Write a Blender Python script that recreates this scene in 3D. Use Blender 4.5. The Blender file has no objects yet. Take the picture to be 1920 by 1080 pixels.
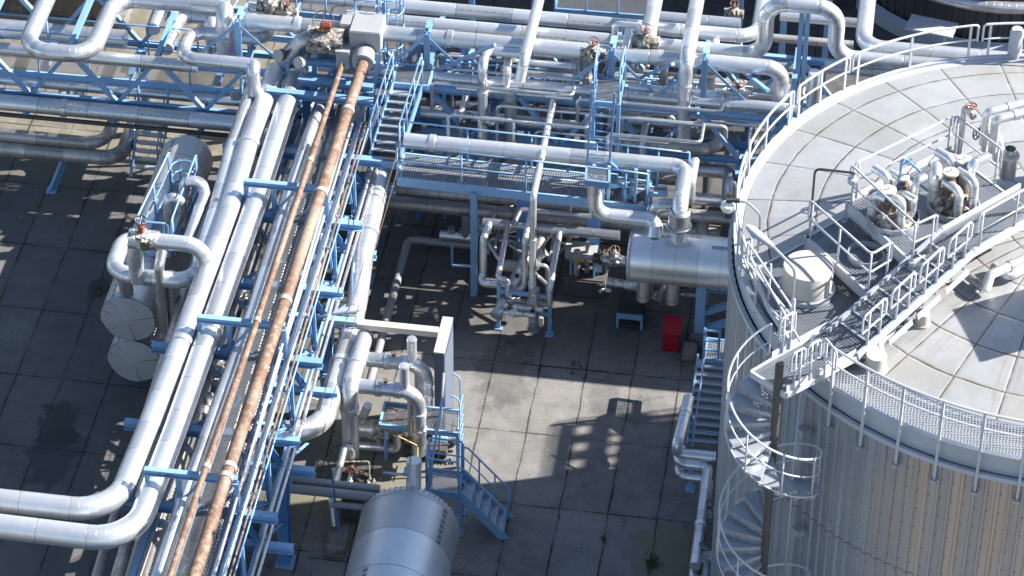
import bpy, bmesh, math, random
from mathutils import Vector, Matrix
random.seed(7)
S = bpy.context.scene
COL = S.collection
pi = math.pi
V = Vector

# ------------------------------------------------------------------ camera
FPX = 5994.0                                   # focal length in pixels of a 1920 px wide picture
RR = V((0.990367, 0.138424, 0.008539)); _p, _y, _r = 0.6944876, 0.13920684, 0.00853884
fwd = V((-math.sin(_y)*math.cos(_p), math.cos(_y)*math.cos(_p), -math.sin(_p)))
r0 = V((math.cos(_y), math.sin(_y), 0)); u0 = r0.cross(fwd)
RR = r0*math.cos(_r) + u0*math.sin(_r)
UU = -r0*math.sin(_r) + u0*math.cos(_r)
CP = -fwd*80.0
cam = bpy.data.cameras.new('Camera'); camo = bpy.data.objects.new('Camera', cam); COL.objects.link(camo)
camo.matrix_world = Matrix(((RR.x, UU.x, -fwd.x, CP.x), (RR.y, UU.y, -fwd.y, CP.y), (RR.z, UU.z, -fwd.z, CP.z), (0, 0, 0, 1)))
cam.sensor_width = 36; cam.lens = FPX/1920*36; cam.clip_start = 1; cam.clip_end = 600
S.camera = camo

# ------------------------------------------------------------------ light
SUN_AZ, SUN_EL = math.radians(18.3), math.radians(35)     # azimuth from +X towards +Y
sd = V((math.cos(SUN_AZ)*math.cos(SUN_EL), math.sin(SUN_AZ)*math.cos(SUN_EL), math.sin(SUN_EL)))
sl = bpy.data.lights.new('Sun', 'SUN'); sl.energy = 5.0; sl.angle = math.radians(.4); sl.color = (1, .95, .87)
so = bpy.data.objects.new('Sun', sl); COL.objects.link(so); so.location = (30, 10, 30)
so.rotation_euler = sd.to_track_quat('Z', 'Y').to_euler()
W = bpy.data.worlds.new('World'); S.world = W; W.use_nodes = True
wn = W.node_tree; bg = wn.nodes['Background']
sky = wn.nodes.new('ShaderNodeTexSky'); sky.sky_type = 'NISHITA'; sky.sun_disc = False
sky.sun_elevation = SUN_EL; sky.sun_rotation = pi/2 - SUN_AZ
sky.air_density = 1.0; sky.dust_density = 0.6
wn.links.new(sky.outputs[0], bg.inputs[0]); bg.inputs[1].default_value = 0.072
S.view_settings.view_transform = 'Standard'; S.view_settings.look = 'None'
S.view_settings.exposure = 1.5; S.view_settings.gamma = 1.0
S.cycles.max_bounces = 6; S.cycles.transparent_max_bounces = 24

# ------------------------------------------------------------------ pixel <-> world (1920x1080 picture)
def ray(px, py):
    return RR*((px-960)/FPX) - UU*((py-540)/FPX) + fwd
def P(px, py, z=0.0):
    d = ray(px, py); return CP + d*((z-CP.z)/d.z)
def proj(p):
    q = p-CP; w = q.dot(fwd); return 960+FPX*q.dot(RR)/w, 540-FPX*q.dot(UU)/w
def slide(p, ax, px=None, py=None):            # move p along ax until it projects on the column px / row py
    q = p-CP
    if px is not None: n, k = RR, (px-960)/FPX
    else: n, k = -UU, (py-540)/FPX
    t = (k*q.dot(fwd)-q.dot(n))/(ax.dot(n)-k*ax.dot(fwd))
    return p+ax*t
AX, AY, AZ = V((1, 0, 0)), V((0, 1, 0)), V((0, 0, 1))
def path(*st):
    p = P(*st[0]) if not isinstance(st[0], Vector) else st[0].copy(); out = [p.copy()]
    for s in st[1:]:
        if isinstance(s, Vector): p = s.copy()
        elif s[0] == 'x': p = slide(p, AX, px=s[1])
        elif s[0] == 'y': p = slide(p, AY, py=s[1])
        elif s[0] == 'v': p = slide(p, AZ, py=s[1])
        elif s[0] == 'z': p = V((p.x, p.y, s[1]))
        elif s[0] == 'd': p = p+V(s[1:4])
        elif s[0] == 'p': p = P(s[1], s[2], s[3] if len(s) > 3 else p.z)
        out.append(p.copy())
    return out

# ------------------------------------------------------------------ materials
def nm(name, color=(.5, .5, .5), metal=0.0, rough=.5):
    m = bpy.data.materials.new(name); m.use_nodes = True
    b = m.node_tree.nodes['Principled BSDF']
    b.inputs['Base Color'].default_value = (*color, 1); b.inputs['Metallic'].default_value = metal; b.inputs['Roughness'].default_value = rough
    return m
class NT:
    def __init__(s, m): s.t = m.node_tree; s.b = s.t.nodes['Principled BSDF']
    def n(s, typ, **kw):
        o = s.t.nodes.new('ShaderNode'+typ)
        for k, v in kw.items(): setattr(o, k, v)
        return o
    def l(s, a, b): s.t.links.new(a, b)
    def val(s, i, v):
        if hasattr(v, 'links') or isinstance(v, bpy.types.NodeSocket): s.l(v, i)
        else: i.default_value = v
    def m(s, op, a, b=0.0, c=0.0):
        o = s.n('Math', operation=op); s.val(o.inputs[0], a); s.val(o.inputs[1], b); s.val(o.inputs[2], c); return o.outputs[0]
    def mix(s, f, a, b, mode='MIX'):
        o = s.n('Mix', data_type='RGBA', blend_type=mode); s.val(o.inputs[0], f)
        for i, v in ((6, a), (7, b)):
            if isinstance(v, bpy.types.NodeSocket): s.l(v, o.inputs[i])
            else: o.inputs[i].default_value = (*v, 1)
        return o.outputs[2]
    def noise(s, vec, scale, detail=3, rough=.55):
        o = s.n('TexNoise'); o.inputs['Scale'].default_value = scale; o.inputs['Detail'].default_value = detail; o.inputs['Roughness'].default_value = rough
        if vec is not None: s.l(vec, o.inputs['Vector'])
        return o.outputs[0]
    def ramp(s, f, lo, hi):
        o = s.n('MapRange'); s.l(f, o.inputs[0]); o.inputs[1].default_value = lo; o.inputs[2].default_value = hi; return o.outputs[0]
    def xyz(s, vec):
        o = s.n('SeparateXYZ'); s.l(vec, o.inputs[0]); return o.outputs
    def pos(s): return s.n('NewGeometry').outputs['Position']
    def scaled(s, vec, sc):
        o = s.n('Mapping'); s.l(vec, o.inputs[0]); o.inputs[3].default_value = sc; return o.outputs[0]
    def bump(s, h, st=.3, dist=.02):
        o = s.n('Bump'); o.inputs['Strength'].default_value = st; o.inputs['Distance'].default_value = dist; s.l(h, o.inputs['Height']); s.l(o.outputs[0], s.b.inputs['Normal'])

def clad(name, c1, c2, metal, rough, dirt=(.12, .09, .06), dirt_lo=.62, seamw=.022, seamdark=.45):
    m = nm(name, c1, metal, rough); t = NT(m)
    uv = t.n('UVMap').outputs[0]; u, v, _ = t.xyz(uv)
    pos = t.pos()
    fl = t.m('FLOOR', u)
    wn_ = t.n('TexWhiteNoise', noise_dimensions='2D')
    cmb = t.n('CombineXYZ'); t.l(fl, cmb.inputs[0])
    oi = t.n('ObjectInfo').outputs['Random']; t.l(oi, cmb.inputs[1]); t.l(cmb.outputs[0], wn_.inputs['Vector'])
    rnd = wn_.outputs['Value']
    fr = t.m('FRACT', u)
    d = t.m('ABSOLUTE', t.m('SUBTRACT', fr, .5)); seam = t.m('GREATER_THAN', d, .5-seamw/2)
    # lengthwise overlap of the sheet, at its own angle for each sheet, with rivets
    vv = t.m('FRACT', t.m('ADD', v, t.m('MULTIPLY', rnd, .35)))
    ls = t.m('LESS_THAN', t.m('ABSOLUTE', t.m('SUBTRACT', vv, .45)), .009)
    ls = t.m('MULTIPLY', ls, t.m('GREATER_THAN', rnd, .35))
    rv = t.m('GREATER_THAN', t.m('FRACT', t.m('MULTIPLY', u, 7.0)), .45)
    ls = t.m('MULTIPLY', ls, t.m('ADD', .35, t.m('MULTIPLY', rv, .65)))
    n1 = t.noise(pos, 1.7, 4); n2 = t.noise(t.scaled(pos, (6, 6, 1.6)), 1.6, 5, .65)
    base = t.mix(t.ramp(n1, .3, .7), c1, c2)
    base = t.mix(t.m('MULTIPLY', t.m('POWER', rnd, 2.2), .62), base, tuple(x*.5 for x in c1))
    base = t.mix(t.m('MULTIPLY', t.ramp(n2, dirt_lo, dirt_lo+.16), .7), base, dirt)
    base = t.mix(t.m('MAXIMUM', t.m('MULTIPLY', seam, seamdark), t.m('MULTIPLY', ls, .7)), base, (.06, .06, .065))
    t.l(base, t.b.inputs['Base Color'])
    t.l(t.m('ADD', rough-.08, t.m('MULTIPLY', n2, .25)), t.b.inputs['Roughness'])
    t.bump(t.m('ADD', t.m('MULTIPLY', n1, .25), t.m('MULTIPLY', t.m('MAXIMUM', seam, ls), -1)), .35, .012)
    return m
def painted(name, col, worn, lo=.6, rough=.45, metal=0.0, scale=5, grime=None, var=0.0):
    m = nm(name, col, metal, rough); t = NT(m); pos = t.pos()
    n = t.noise(pos, scale, 6, .68); n3 = t.noise(pos, .9, 3)
    c = t.mix(t.m('MULTIPLY', t.ramp(n, lo, lo+.12), .85), col, worn)
    c = t.mix(t.m('MULTIPLY', t.ramp(n3, .35, .75), .35), c, tuple(x*.62 for x in col))
    if var:
        r = t.n('ObjectInfo').outputs['Random']; c = t.mix(t.m('MULTIPLY', r, var), c, tuple(min(1, x*1.5+.06) for x in col))
    if grime: c = t.mix(t.m('MULTIPLY', t.ramp(t.noise(pos, 3.3, 7, .75), .60, .68), .8), c, grime)
    t.l(c, t.b.inputs['Base Color']); t.bump(n, .15, .006)
    return m
def grating(name, col, pitch, bar, metal=.5, rough=.5, diamond=False, ang=0.0):
    m = nm(name, col, metal, rough); t = NT(m)
    mp = t.n('Mapping'); t.l(t.pos(), mp.inputs[0]); mp.inputs[2].default_value = (0, 0, ang)
    x, y, _ = t.xyz(mp.outputs[0])
    if diamond:
        a = t.m('ADD', x, t.m('MULTIPLY', y, .55)); b = t.m('SUBTRACT', x, t.m('MULTIPLY', y, .55)); pa = pb = pitch
    else: a, b, pa, pb = x, y, pitch, pitch*1.0
    f1 = t.m('LESS_THAN', t.m('FRACT', t.m('DIVIDE', a, pa)), bar); f2 = t.m('LESS_THAN', t.m('FRACT', t.m('DIVIDE', b, pb)), bar)
    al = t.m('MAXIMUM', f1, f2)
    t.l(al, t.b.inputs['Alpha'])
    n = t.noise(t.pos(), 2.2, 4)
    t.l(t.mix(n, col, tuple(c*.5 for c in col)), t.b.inputs['Base Color'])
    return m

M = {}
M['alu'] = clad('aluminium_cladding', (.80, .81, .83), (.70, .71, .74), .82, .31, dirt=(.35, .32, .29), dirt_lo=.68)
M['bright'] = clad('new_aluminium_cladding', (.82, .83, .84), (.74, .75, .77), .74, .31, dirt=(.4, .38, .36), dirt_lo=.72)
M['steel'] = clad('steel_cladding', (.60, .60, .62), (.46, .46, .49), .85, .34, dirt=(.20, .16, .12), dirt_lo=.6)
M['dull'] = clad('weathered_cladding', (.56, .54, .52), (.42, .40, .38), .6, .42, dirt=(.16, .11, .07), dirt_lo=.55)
M['tanksteel'] = clad('vessel_cladding', (.74, .76, .79), (.66, .68, .71), .62, .34, dirt=(.2, .16, .12), dirt_lo=.7)
M['graypipe'] = painted('gray_pipe_paint', (.30, .30, .32), (.18, .15, .13), .62, .45, .2)
M['blue'] = painted('blue_paint', (.165, .305, .49), (.36, .43, .50), .62, .5, 0, 6, grime=(.16, .10, .07), var=.55)
M['bluedark'] = painted('shaded_blue_paint', (.07, .20, .43), (.25, .32, .41), .66, .5, 0, 6, grime=(.12, .08, .06), var=.3)  # darker copy of the blue paint, shade put into its colour
M['white'] = painted('white_rail_paint', (.50, .52, .57), (.45, .40, .36), .70, .45, 0, 8)
M['galv'] = painted('galvanised_steel', (.42, .45, .50), (.28, .29, .32), .58, .45, .55, 4)
M['graybox'] = painted('gray_enamel', (.34, .35, .36), (.24, .33, .32), .66, .5, .1, 3)
M['cream'] = painted('cream_paint', (.46, .44, .39), (.40, .36, .30), .62, .5, .05, 3)
M['red'] = painted('red_paint', (.36, .008, .022), (.22, .02, .02), .66, .4, 0, 3)
M['redvalve'] = painted('red_valve_paint', (.30, .07, .04), (.18, .08, .05), .55, .5, 0, 12)
M['yellow'] = painted('yellow_paint', (.42, .30, .05), (.24, .18, .06), .66, .5, 0, 12)
M['black'] = painted('black_paint', (.035, .035, .038), (.07, .06, .055), .62, .45, 0, 8)
M['dark'] = painted('dark_metal', (.075, .073, .075), (.15, .11, .08), .55, .5, .3, 6)
M['conc'] = painted('concrete_block', (.20, .19, .18), (.10, .095, .09), .5, .9, 0, 4)
M['darkconc'] = painted('oily_concrete', (.085, .08, .08), (.05, .048, .047), .5, .8, 0, 4)
M['lamp'] = painted('lamp_housing', (.42, .45, .51), (.5, .5, .5), .75, .35, 0, 4)
M['glass'] = nm('lamp_glass', (.75, .82, .78), 0, .15)
M['drum'] = painted('cream_drum_paint', (.43, .415, .385), (.30, .20, .11), .66, .4, 0, 2.2)
M['foil'] = nm('crumpled_foil', (.72, .72, .74), .9, .28)
t = NT(M['foil']); n = t.noise(t.pos(), 9, 4, .7); t.bump(n, 1.0, .08); t.l(t.mix(t.ramp(t.noise(t.pos(), 4, 3), .5, .62), (.75, .75, .77), (.22, .17, .12)), t.b.inputs['Base Color'])
M['wool'] = nm('torn_insulation', (.35, .30, .25), .25, .6)
t = NT(M['wool']); n = t.noise(t.pos(), 7, 6, .75); t.bump(n, 1.0, .08); t.l(t.mix(t.ramp(n, .42, .60), (.07, .055, .05), (.62, .58, .52)), t.b.inputs['Base Color'])
M['rust'] = nm('rusted_steel', (.3, .13, .06), .1, .7)
t = NT(M['rust']); p_ = t.pos(); n1 = t.noise(p_, 1.3, 6, .7); n2 = t.noise(p_, 7, 5, .7); n3 = t.noise(p_, .35, 2)
c = t.mix(t.ramp(n1, .35, .68), (.115, .055, .036), (.20, .125, .085)); c = t.mix(t.ramp(n2, .48, .70), c, (.31, .25, .20)); c = t.mix(t.m('MULTIPLY', t.ramp(n3, .5, .62), .5), c, (.33, .27, .22))
t.l(c, t.b.inputs['Base Color']); t.bump(n2, .5, .02)
M['rustpaint'] = painted('rusty_primer', (.11, .065, .045), (.24, .19, .15), .52, .7, 0, 8)
M['grate'] = grating('galvanised_grating', (.34, .37, .42), .06, .36, .3, .5)
M['gratedeck'] = grating('deck_grating', (.20, .225, .26), .06, .50, .3, .5, False, math.radians(-48))
M['mesh'] = grating('expanded_mesh', (.17, .18, .20), .062, .34, .3, .55, True)
M['hazard'] = nm('hazard_stripes', (.6, .5, .02), 0, .5)
t = NT(M['hazard']); x, y, z = t.xyz(t.pos()); t.l(t.mix(t.m('LESS_THAN', t.m('FRACT', t.m('MULTIPLY', t.m('ADD', x, z), 4.5)), .5), (.62, .52, .03), (.015, .015, .015)), t.b.inputs['Base Color'])
M['soil'] = painted('mossy_ground', (.10, .095, .06), (.05, .06, .025), .5, .95, 0, 3)
M['cover'] = painted('exchanger_cover_sheet', (.56, .57, .60), (.47, .48, .51), .6, .36, .4, 2)
M['paleband'] = painted('chalky_band', (.40, .36, .32), (.22, .14, .09), .55, .6, 0, 9)
M['slate'] = painted('slate_blue_louvre', (.05, .07, .11), (.09, .10, .13), .6, .6, 0, 5)
M['pole'] = painted('weathered_pole', (.085, .082, .078), (.20, .11, .055), .60, .6, .2, 2.5)
M['moss'] = painted('moss', (.06, .075, .02), (.10, .09, .05), .55, .95, 0, 9)

# concrete slabs of the yard
g = M['ground'] = nm('concrete_slabs', (.25, .24, .23), 0, .9); t = NT(g); pos = t.pos(); x, y, z = t.xyz(pos)
wob = t.m('MULTIPLY', t.m('SUBTRACT', t.noise(pos, 1.1, 3), .5), .10)
left = t.m('LESS_THAN', x, -3.2)
SX, SY = 1.135, 2.455
sx = t.m('DIVIDE', t.m('ADD', t.m('SUBTRACT', x, 2.24), wob), SX)
sy = t.m('DIVIDE', t.m('ADD', t.m('ADD', y, 2.81), t.m('SUBTRACT', t.m('MULTIPLY', wob, .7), t.m('MULTIPLY', left, .20))), SY)
dx = t.m('MULTIPLY', t.m('SUBTRACT', .5, t.m('ABSOLUTE', t.m('SUBTRACT', t.m('FRACT', sx), .5))), SX)
dy = t.m('MULTIPLY', t.m('SUBTRACT', .5, t.m('ABSOLUTE', t.m('SUBTRACT', t.m('FRACT', sy), .5))), SY)
jw = t.m('ADD', .006, t.m('MULTIPLY', t.ramp(t.noise(pos, .9, 4, .7), .42, .72), .034))
jd = t.m('MINIMUM', dx, dy)
joint = t.m('LESS_THAN', jd, jw)
soft = t.m('SUBTRACT', 1, t.ramp(jd, 0.0, .16))
cm = t.n('CombineXYZ'); t.l(t.m('FLOOR', sx), cm.inputs[0]); t.l(t.m('FLOOR', sy), cm.inputs[1])
wn2 = t.n('TexWhiteNoise', noise_dimensions='2D'); t.l(cm.outputs[0], wn2.inputs['Vector']); cell = wn2.outputs['Value']
nb = t.noise(pos, .45, 5, .65); nf = t.noise(pos, 14, 6, .75); nmid = t.noise(pos, 2.3, 6, .7); ns = t.noise(pos, 60, 2, .6)
c = t.mix(cell, (.165, .160, .156), (.232, .225, .217))
c = t.mix(t.ramp(nb, .45, .72), c, (.12, .113, .112))
c = t.mix(t.m('MULTIPLY', t.ramp(nmid, .50, .72), .55), c, (.29, .275, .26))
c = t.mix(t.m('MULTIPLY', t.ramp(nmid, .48, .30), .55), c, (.085, .08, .08))
c = t.mix(t.m('MULTIPLY', t.ramp(nf, .38, .68), .45), c, (.10, .097, .095))
c = t.mix(t.m('MULTIPLY', t.ramp(ns, .64, .78), .5), c, (.36, .35, .33))
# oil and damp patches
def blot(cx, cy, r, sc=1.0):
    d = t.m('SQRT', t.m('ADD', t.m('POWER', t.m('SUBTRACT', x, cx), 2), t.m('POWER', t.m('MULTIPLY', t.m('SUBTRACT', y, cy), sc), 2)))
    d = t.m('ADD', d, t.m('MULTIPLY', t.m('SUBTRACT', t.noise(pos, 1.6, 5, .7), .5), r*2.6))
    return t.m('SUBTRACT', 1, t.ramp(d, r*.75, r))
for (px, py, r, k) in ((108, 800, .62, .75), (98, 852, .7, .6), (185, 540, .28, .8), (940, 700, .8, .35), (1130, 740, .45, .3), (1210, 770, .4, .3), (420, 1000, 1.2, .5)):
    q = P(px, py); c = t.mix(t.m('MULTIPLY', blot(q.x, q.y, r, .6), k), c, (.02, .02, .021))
for (px, py, r, k) in ((35, 620, .5, .5), (1080, 560, .6, .25)):
    q = P(px, py); c = t.mix(t.m('MULTIPLY', t.m('MULTIPLY', blot(q.x, q.y, r), t.ramp(nf, .45, .6)), k), c, (.40, .39, .37))
for (px, py, r, k) in ((660, 880, 1.9, .6), (1250, 1040, .9, .75), (540, 950, 1.0, .5), (60, 225, 2.5, .4)):
    q = P(px, py); c = t.mix(t.m('MULTIPLY', blot(q.x, q.y, r, .8), k), c, (.15, .14, .09))
vo = t.n('TexVoronoi', feature='DISTANCE_TO_EDGE'); vo.inputs['Scale'].default_value = .55; nvec = t.n('TexNoise'); nvec.inputs['Scale'].default_value = 1.5; nvec.inputs['Detail'].default_value = 5; t.l(pos, nvec.inputs['Vector']); vm = t.n('VectorMath', operation='ADD'); t.l(pos, vm.inputs[0]); t.l(nvec.outputs['Color'], vm.inputs[1]); t.l(vm.outputs[0], vo.inputs['Vector'])
crack = t.m('MULTIPLY', t.m('LESS_THAN', vo.outputs['Distance'], .006), t.ramp(t.noise(pos, .33, 3), .55, .62))
c = t.mix(t.m('MULTIPLY', crack, .45), c, (.04, .04, .04))
chip = t.m('MULTIPLY', t.m('LESS_THAN', jd, .10), t.ramp(t.noise(pos, 5.5, 4, .7), .62, .66)); c = t.mix(t.m('MULTIPLY', chip, .6), c, (.30, .285, .265))
c = t.mix(t.m('MULTIPLY', soft, .28), c, (.10, .10, .095))
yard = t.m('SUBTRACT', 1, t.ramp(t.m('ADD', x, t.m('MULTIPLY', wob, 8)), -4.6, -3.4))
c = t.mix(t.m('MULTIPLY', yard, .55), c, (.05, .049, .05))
mid_dark = t.m('MULTIPLY', t.ramp(t.m('ADD', y, t.m('MULTIPLY', wob, 14)), -3.0, -1.6), t.ramp(x, -4, -2.5))  # middle yard ground, mixed darker towards the back
c = t.mix(t.m('MULTIPLY', mid_dark, .6), c, (.045, .043, .043))
far_shade = t.m('MULTIPLY', t.ramp(t.m('ADD', y, t.m('MULTIPLY', wob, 6)), 2.6, 3.1), t.ramp(x, -7.5, -6.5))  # ground behind the bridge painted dark in place of shadow
c = t.mix(far_shade, c, t.mix(t.ramp(nmid, .35, .65), (.055, .054, .058), (.10, .097, .097)))
sand = t.m('MULTIPLY', t.ramp(t.m('ADD', y, t.m('MULTIPLY', wob, 6)), 3.2, 3.6), t.m('SUBTRACT', 1, t.ramp(x, -7.5, -6.5)))
c = t.mix(sand, c, t.mix(t.ramp(nmid, .35, .65), (.11, .10, .08), (.20, .18, .145)))
grass = t.m('MULTIPLY', joint, t.ramp(t.noise(pos, .7, 3), .56, .62))
c = t.mix(joint, c, (.03, .03, .03)); c = t.mix(grass, c, (.05, .065, .02))
t.l(c, t.b.inputs['Base Color'])
t.bump(t.m('ADD', t.m('MULTIPLY', nf, .35), t.m('ADD', t.m('MULTIPLY', joint, -1.2), t.m('MULTIPLY', cell, .3))), .5, .02)

# ------------------------------------------------------------------ mesh building
class MB:
    def __init__(s):
        s.bm = bmesh.new(); s.uv = s.bm.loops.layers.uv.new('UVMap'); s.sm = False
    def quad(s, *ps, uv=None, smooth=False):
        f = s.bm.faces.new([s.bm.verts.new(p) for p in ps]); f.smooth = smooth
        if uv:
            for l, w in zip(f.loops, uv): l[s.uv].uv = w
        return s
    def prism(s, p0, p1, prof, up=None, caps=True):      # extrude a 2D profile (side, up) from p0 to p1
        d = (p1-p0).normalized()
        up = up or (AZ if abs(d.z) < .95 else AY)
        side = d.cross(up).normalized(); up = side.cross(d)
        n = len(prof); a = [s.bm.verts.new(p0+side*x+up*y) for x, y in prof]; b = [s.bm.verts.new(p1+side*x+up*y) for x, y in prof]
        for i in range(n):
            j = (i+1) % n; s.bm.faces.new((a[i], b[i], b[j], a[j]))
        if caps: s.bm.faces.new(a); s.bm.faces.new(b[::-1])
        return s
    def bar(s, p0, p1, w, h, up=None):
        return s.prism(p0, p1, [(-w/2, -h/2), (-w/2, h/2), (w/2, h/2), (w/2, -h/2)], up)
    def ibeam(s, p0, p1, w, h, up=None, t=.016):
        t2 = t*.7; a, b = w/2, h/2
        return s.prism(p0, p1, [(-a, -b), (-a, -b+t), (-t2, -b+t), (-t2, b-t), (-a, b-t), (-a, b), (a, b), (a, b-t), (t2, b-t), (t2, -b+t), (a, -b+t), (a, -b)], up)
    def angle(s, p0, p1, w, up=None, t=.012):
        return s.prism(p0, p1, [(-w/2, -w/2), (-w/2, w/2), (-w/2+t, w/2), (-w/2+t, -w/2+t), (w/2, -w/2+t), (w/2, -w/2)], up)
    def box(s, c, dx, dy, dz, rot=0.0, z0=None):
        R = Matrix.Rotation(rot, 3, 'Z'); c = V(c)
        vs = [s.bm.verts.new(c+R@V((x*dx/2, y*dy/2, z*dz/2))) for x in (-1, 1) for y in (-1, 1) for z in (-1, 1)]
        for f in ((0, 1, 3, 2), (4, 6, 7, 5), (0, 4, 5, 1), (2, 3, 7, 6), (0, 2, 6, 4), (1, 5, 7, 3)): s.bm.faces.new([vs[i] for i in f])
        return s
    def bbox(s, c, dx, dy, dz, rot=0.0, bev=.02):
        n0 = len(s.bm.edges); s.box(c, dx, dy, dz, rot); s.bm.edges.ensure_lookup_table()
        bmesh.ops.bevel(s.bm, geom=[s.bm.edges[i] for i in range(n0, n0+12)], offset=bev, segments=2, affect='EDGES'); return s
    def tube(s, pts, r, bend=None, seg=None, Ls=1.1, caps=True, closed=False, u0=0.0, arc=8, r1=None, smooth=True):
        pts = [V(p) for p in pts]
        if bend is None: bend = r*1.9
        seg = seg or (22 if r > .3 else 16 if r > .12 else 10 if r > .04 else 6)
        line = []; us = []; u = u0
        if closed: line = pts+[pts[0]]; us = [0]*len(line)
        else:
            line.append(pts[0]); us.append(u)
            for i in range(1, len(pts)-1):
                a, b, c = pts[i-1], pts[i], pts[i+1]
                d1 = (b-a); d2 = (c-b); l1, l2 = d1.length, d2.length; d1 = d1/l1; d2 = d2/l2
                ang = d1.angle(d2)
                if ang < .03: line.append(b); u += (b-line[-2]).length/Ls; us.append(u); continue
                tl = min(bend*math.tan(ang/2), l1*(.98 if i == 1 else .49), l2*(.98 if i == len(pts)-2 else .49)); rad = tl/math.tan(ang/2)
                s0 = b-d1*tl; u += (s0-line[-1]).length/Ls; u = math.ceil(u-1e-6)
                nn = max(2, round(arc*ang/(pi/2))) if r > .04 else max(2, round(4*ang/(pi/2)))
                ax = d1.cross(d2).normalized(); cen = s0+ax.cross(d1)*rad
                for k in range(nn+1):
                    q = cen+Matrix.Rotation(ang*k/nn, 3, ax)@(s0-cen); line.append(q); us.append(u)
                    if k < nn: u += 1 if r > .1 else 0.3
            u += (pts[-1]-line[-1]).length/Ls; line.append(pts[-1]); us.append(u)
        # drop duplicates
        L2, U2 = [line[0]], [us[0]]
        for q, w in zip(line[1:], us[1:]):
            if (q-L2[-1]).length > 1e-4: L2.append(q); U2.append(w)
        line, us = L2, U2; n = len(line)
        nrm = None; rings = []
        for i in range(n):
            if closed: tg = (line[(i+1) % (n-1)]-line[i-1 if i else n-2]).normalized()
            else: tg = ((line[min(i+1, n-1)]-line[i]).normalized()+(line[i]-line[max(i-1, 0)]).normalized()).normalized()
            if nrm is None:
                nrm = (AZ-tg*AZ.dot(tg)) if abs(tg.z) < .9 else (AY-tg*AY.dot(tg))
            nrm = (nrm-tg*nrm.dot(tg)).normalized(); bi = tg.cross(nrm)
            rr = r if r1 is None else r+(r1-r)*i/(n-1)
            rings.append([s.bm.verts.new(line[i]+(nrm*math.cos(2*pi*k/seg)+bi*math.sin(2*pi*k/seg))*rr) for k in range(seg)])
        for i in range(n-1):
            for k in range(seg):
                j = (k+1) % seg
                f = s.bm.faces.new((rings[i][k], rings[i][j], rings[i+1][j], rings[i+1][k])); f.smooth = smooth
                for l, w in zip(f.loops, ((us[i], k/seg), (us[i], (k+1)/seg), (us[i+1], (k+1)/seg), (us[i+1], k/seg))): l[s.uv].uv = w
        if caps and not closed:
            for ring in (rings[0][::-1], rings[-1]):
                f = s.bm.faces.new(ring)
                for l in f.loops: l[s.uv].uv = (.5, .1)
        return s
    def cyl(s, p0, p1, r, seg=None, r1=None, caps=True): return s.tube([p0, p1], r, seg=seg, r1=r1, caps=caps)
    def lathe(s, o, axis, prof, seg=24, a0=0.0, a1=2*pi, smooth=True, uvs=None):   # prof: (radius, height along axis)
        axis = axis.normalized(); e1 = (AZ.cross(axis) if abs(axis.z) < .9 else AX-axis*axis.x).normalized(); e2 = axis.cross(e1)
        full = abs(a1-a0-2*pi) < 1e-6; ns = seg if full else seg+1
        R = []
        for r, h in prof:
            if r < 1e-6: R.append([s.bm.verts.new(o+axis*h)]); continue
            R.append([s.bm.verts.new(o+axis*h+(e1*math.cos(a0+(a1-a0)*k/seg)+e2*math.sin(a0+(a1-a0)*k/seg))*r) for k in range(ns)])
        hh = 0
        for i in range(len(R)-1):
            for k in range(seg):
                j = (k+1) % ns if full else k+1
                a = [R[i][0]] if len(R[i]) == 1 else [R[i][k], R[i][j]]; b = [R[i+1][0]] if len(R[i+1]) == 1 else [R[i+1][j], R[i+1][k]]
                if len(a)+len(b) < 3: continue
                f = s.bm.faces.new(a+b); f.smooth = smooth
                for l in f.loops: l[s.uv].uv = (prof[i][1] if l.vert in a else prof[i+1][1], k/seg)
        return s
    def blob(s, c, rx, ry, rz, amp=.18, sub=2, seed=0):
        rnd = random.Random(seed); r = bmesh.ops.create_icosphere(s.bm, subdivisions=sub, radius=1)
        for v in r['verts']:
            k = 1+rnd.uniform(-amp, amp); v.co = V((c[0]+v.co.x*rx*k, c[1]+v.co.y*ry*k, c[2]+v.co.z*rz*k))
        return s
    def obj(s, name, mat, parent=None, org=None, smooth_by=None):
        bmesh.ops.recalc_face_normals(s.bm, faces=s.bm.faces)
        for e in s.bm.edges:
            if len(e.link_faces) == 2 and e.calc_face_angle(0) > .75: e.smooth = False
        o0 = V((0, 0, 0)); 
        if parent is not None:
            q = parent
            while q is not None: o0 = o0+q.location; q = q.parent
        elif org is not None: o0 = V(org)
        if o0.length: bmesh.ops.translate(s.bm, verts=s.bm.verts, vec=-o0)
        me = bpy.data.meshes.new(name); s.bm.to_mesh(me); s.bm.free()
        me.materials.append(M[mat] if isinstance(mat, str) else mat)
        o = bpy.data.objects.new(name, me); COL.objects.link(o)
        if parent is not None: o.parent = parent
        else: o.location = o0
        return o
def tag(o, label, cat, group=None, kind=None):
    if label: o['label'] = label
    if cat: o['category'] = cat
    if group: o['group'] = group
    if kind: o['kind'] = kind
    return o
def thing(name, label, cat, loc, group=None):
    o = bpy.data.objects.new(name, None); COL.objects.link(o); o.location = V(loc); o.empty_display_size = .2
    return tag(o, label, cat, group)

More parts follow.
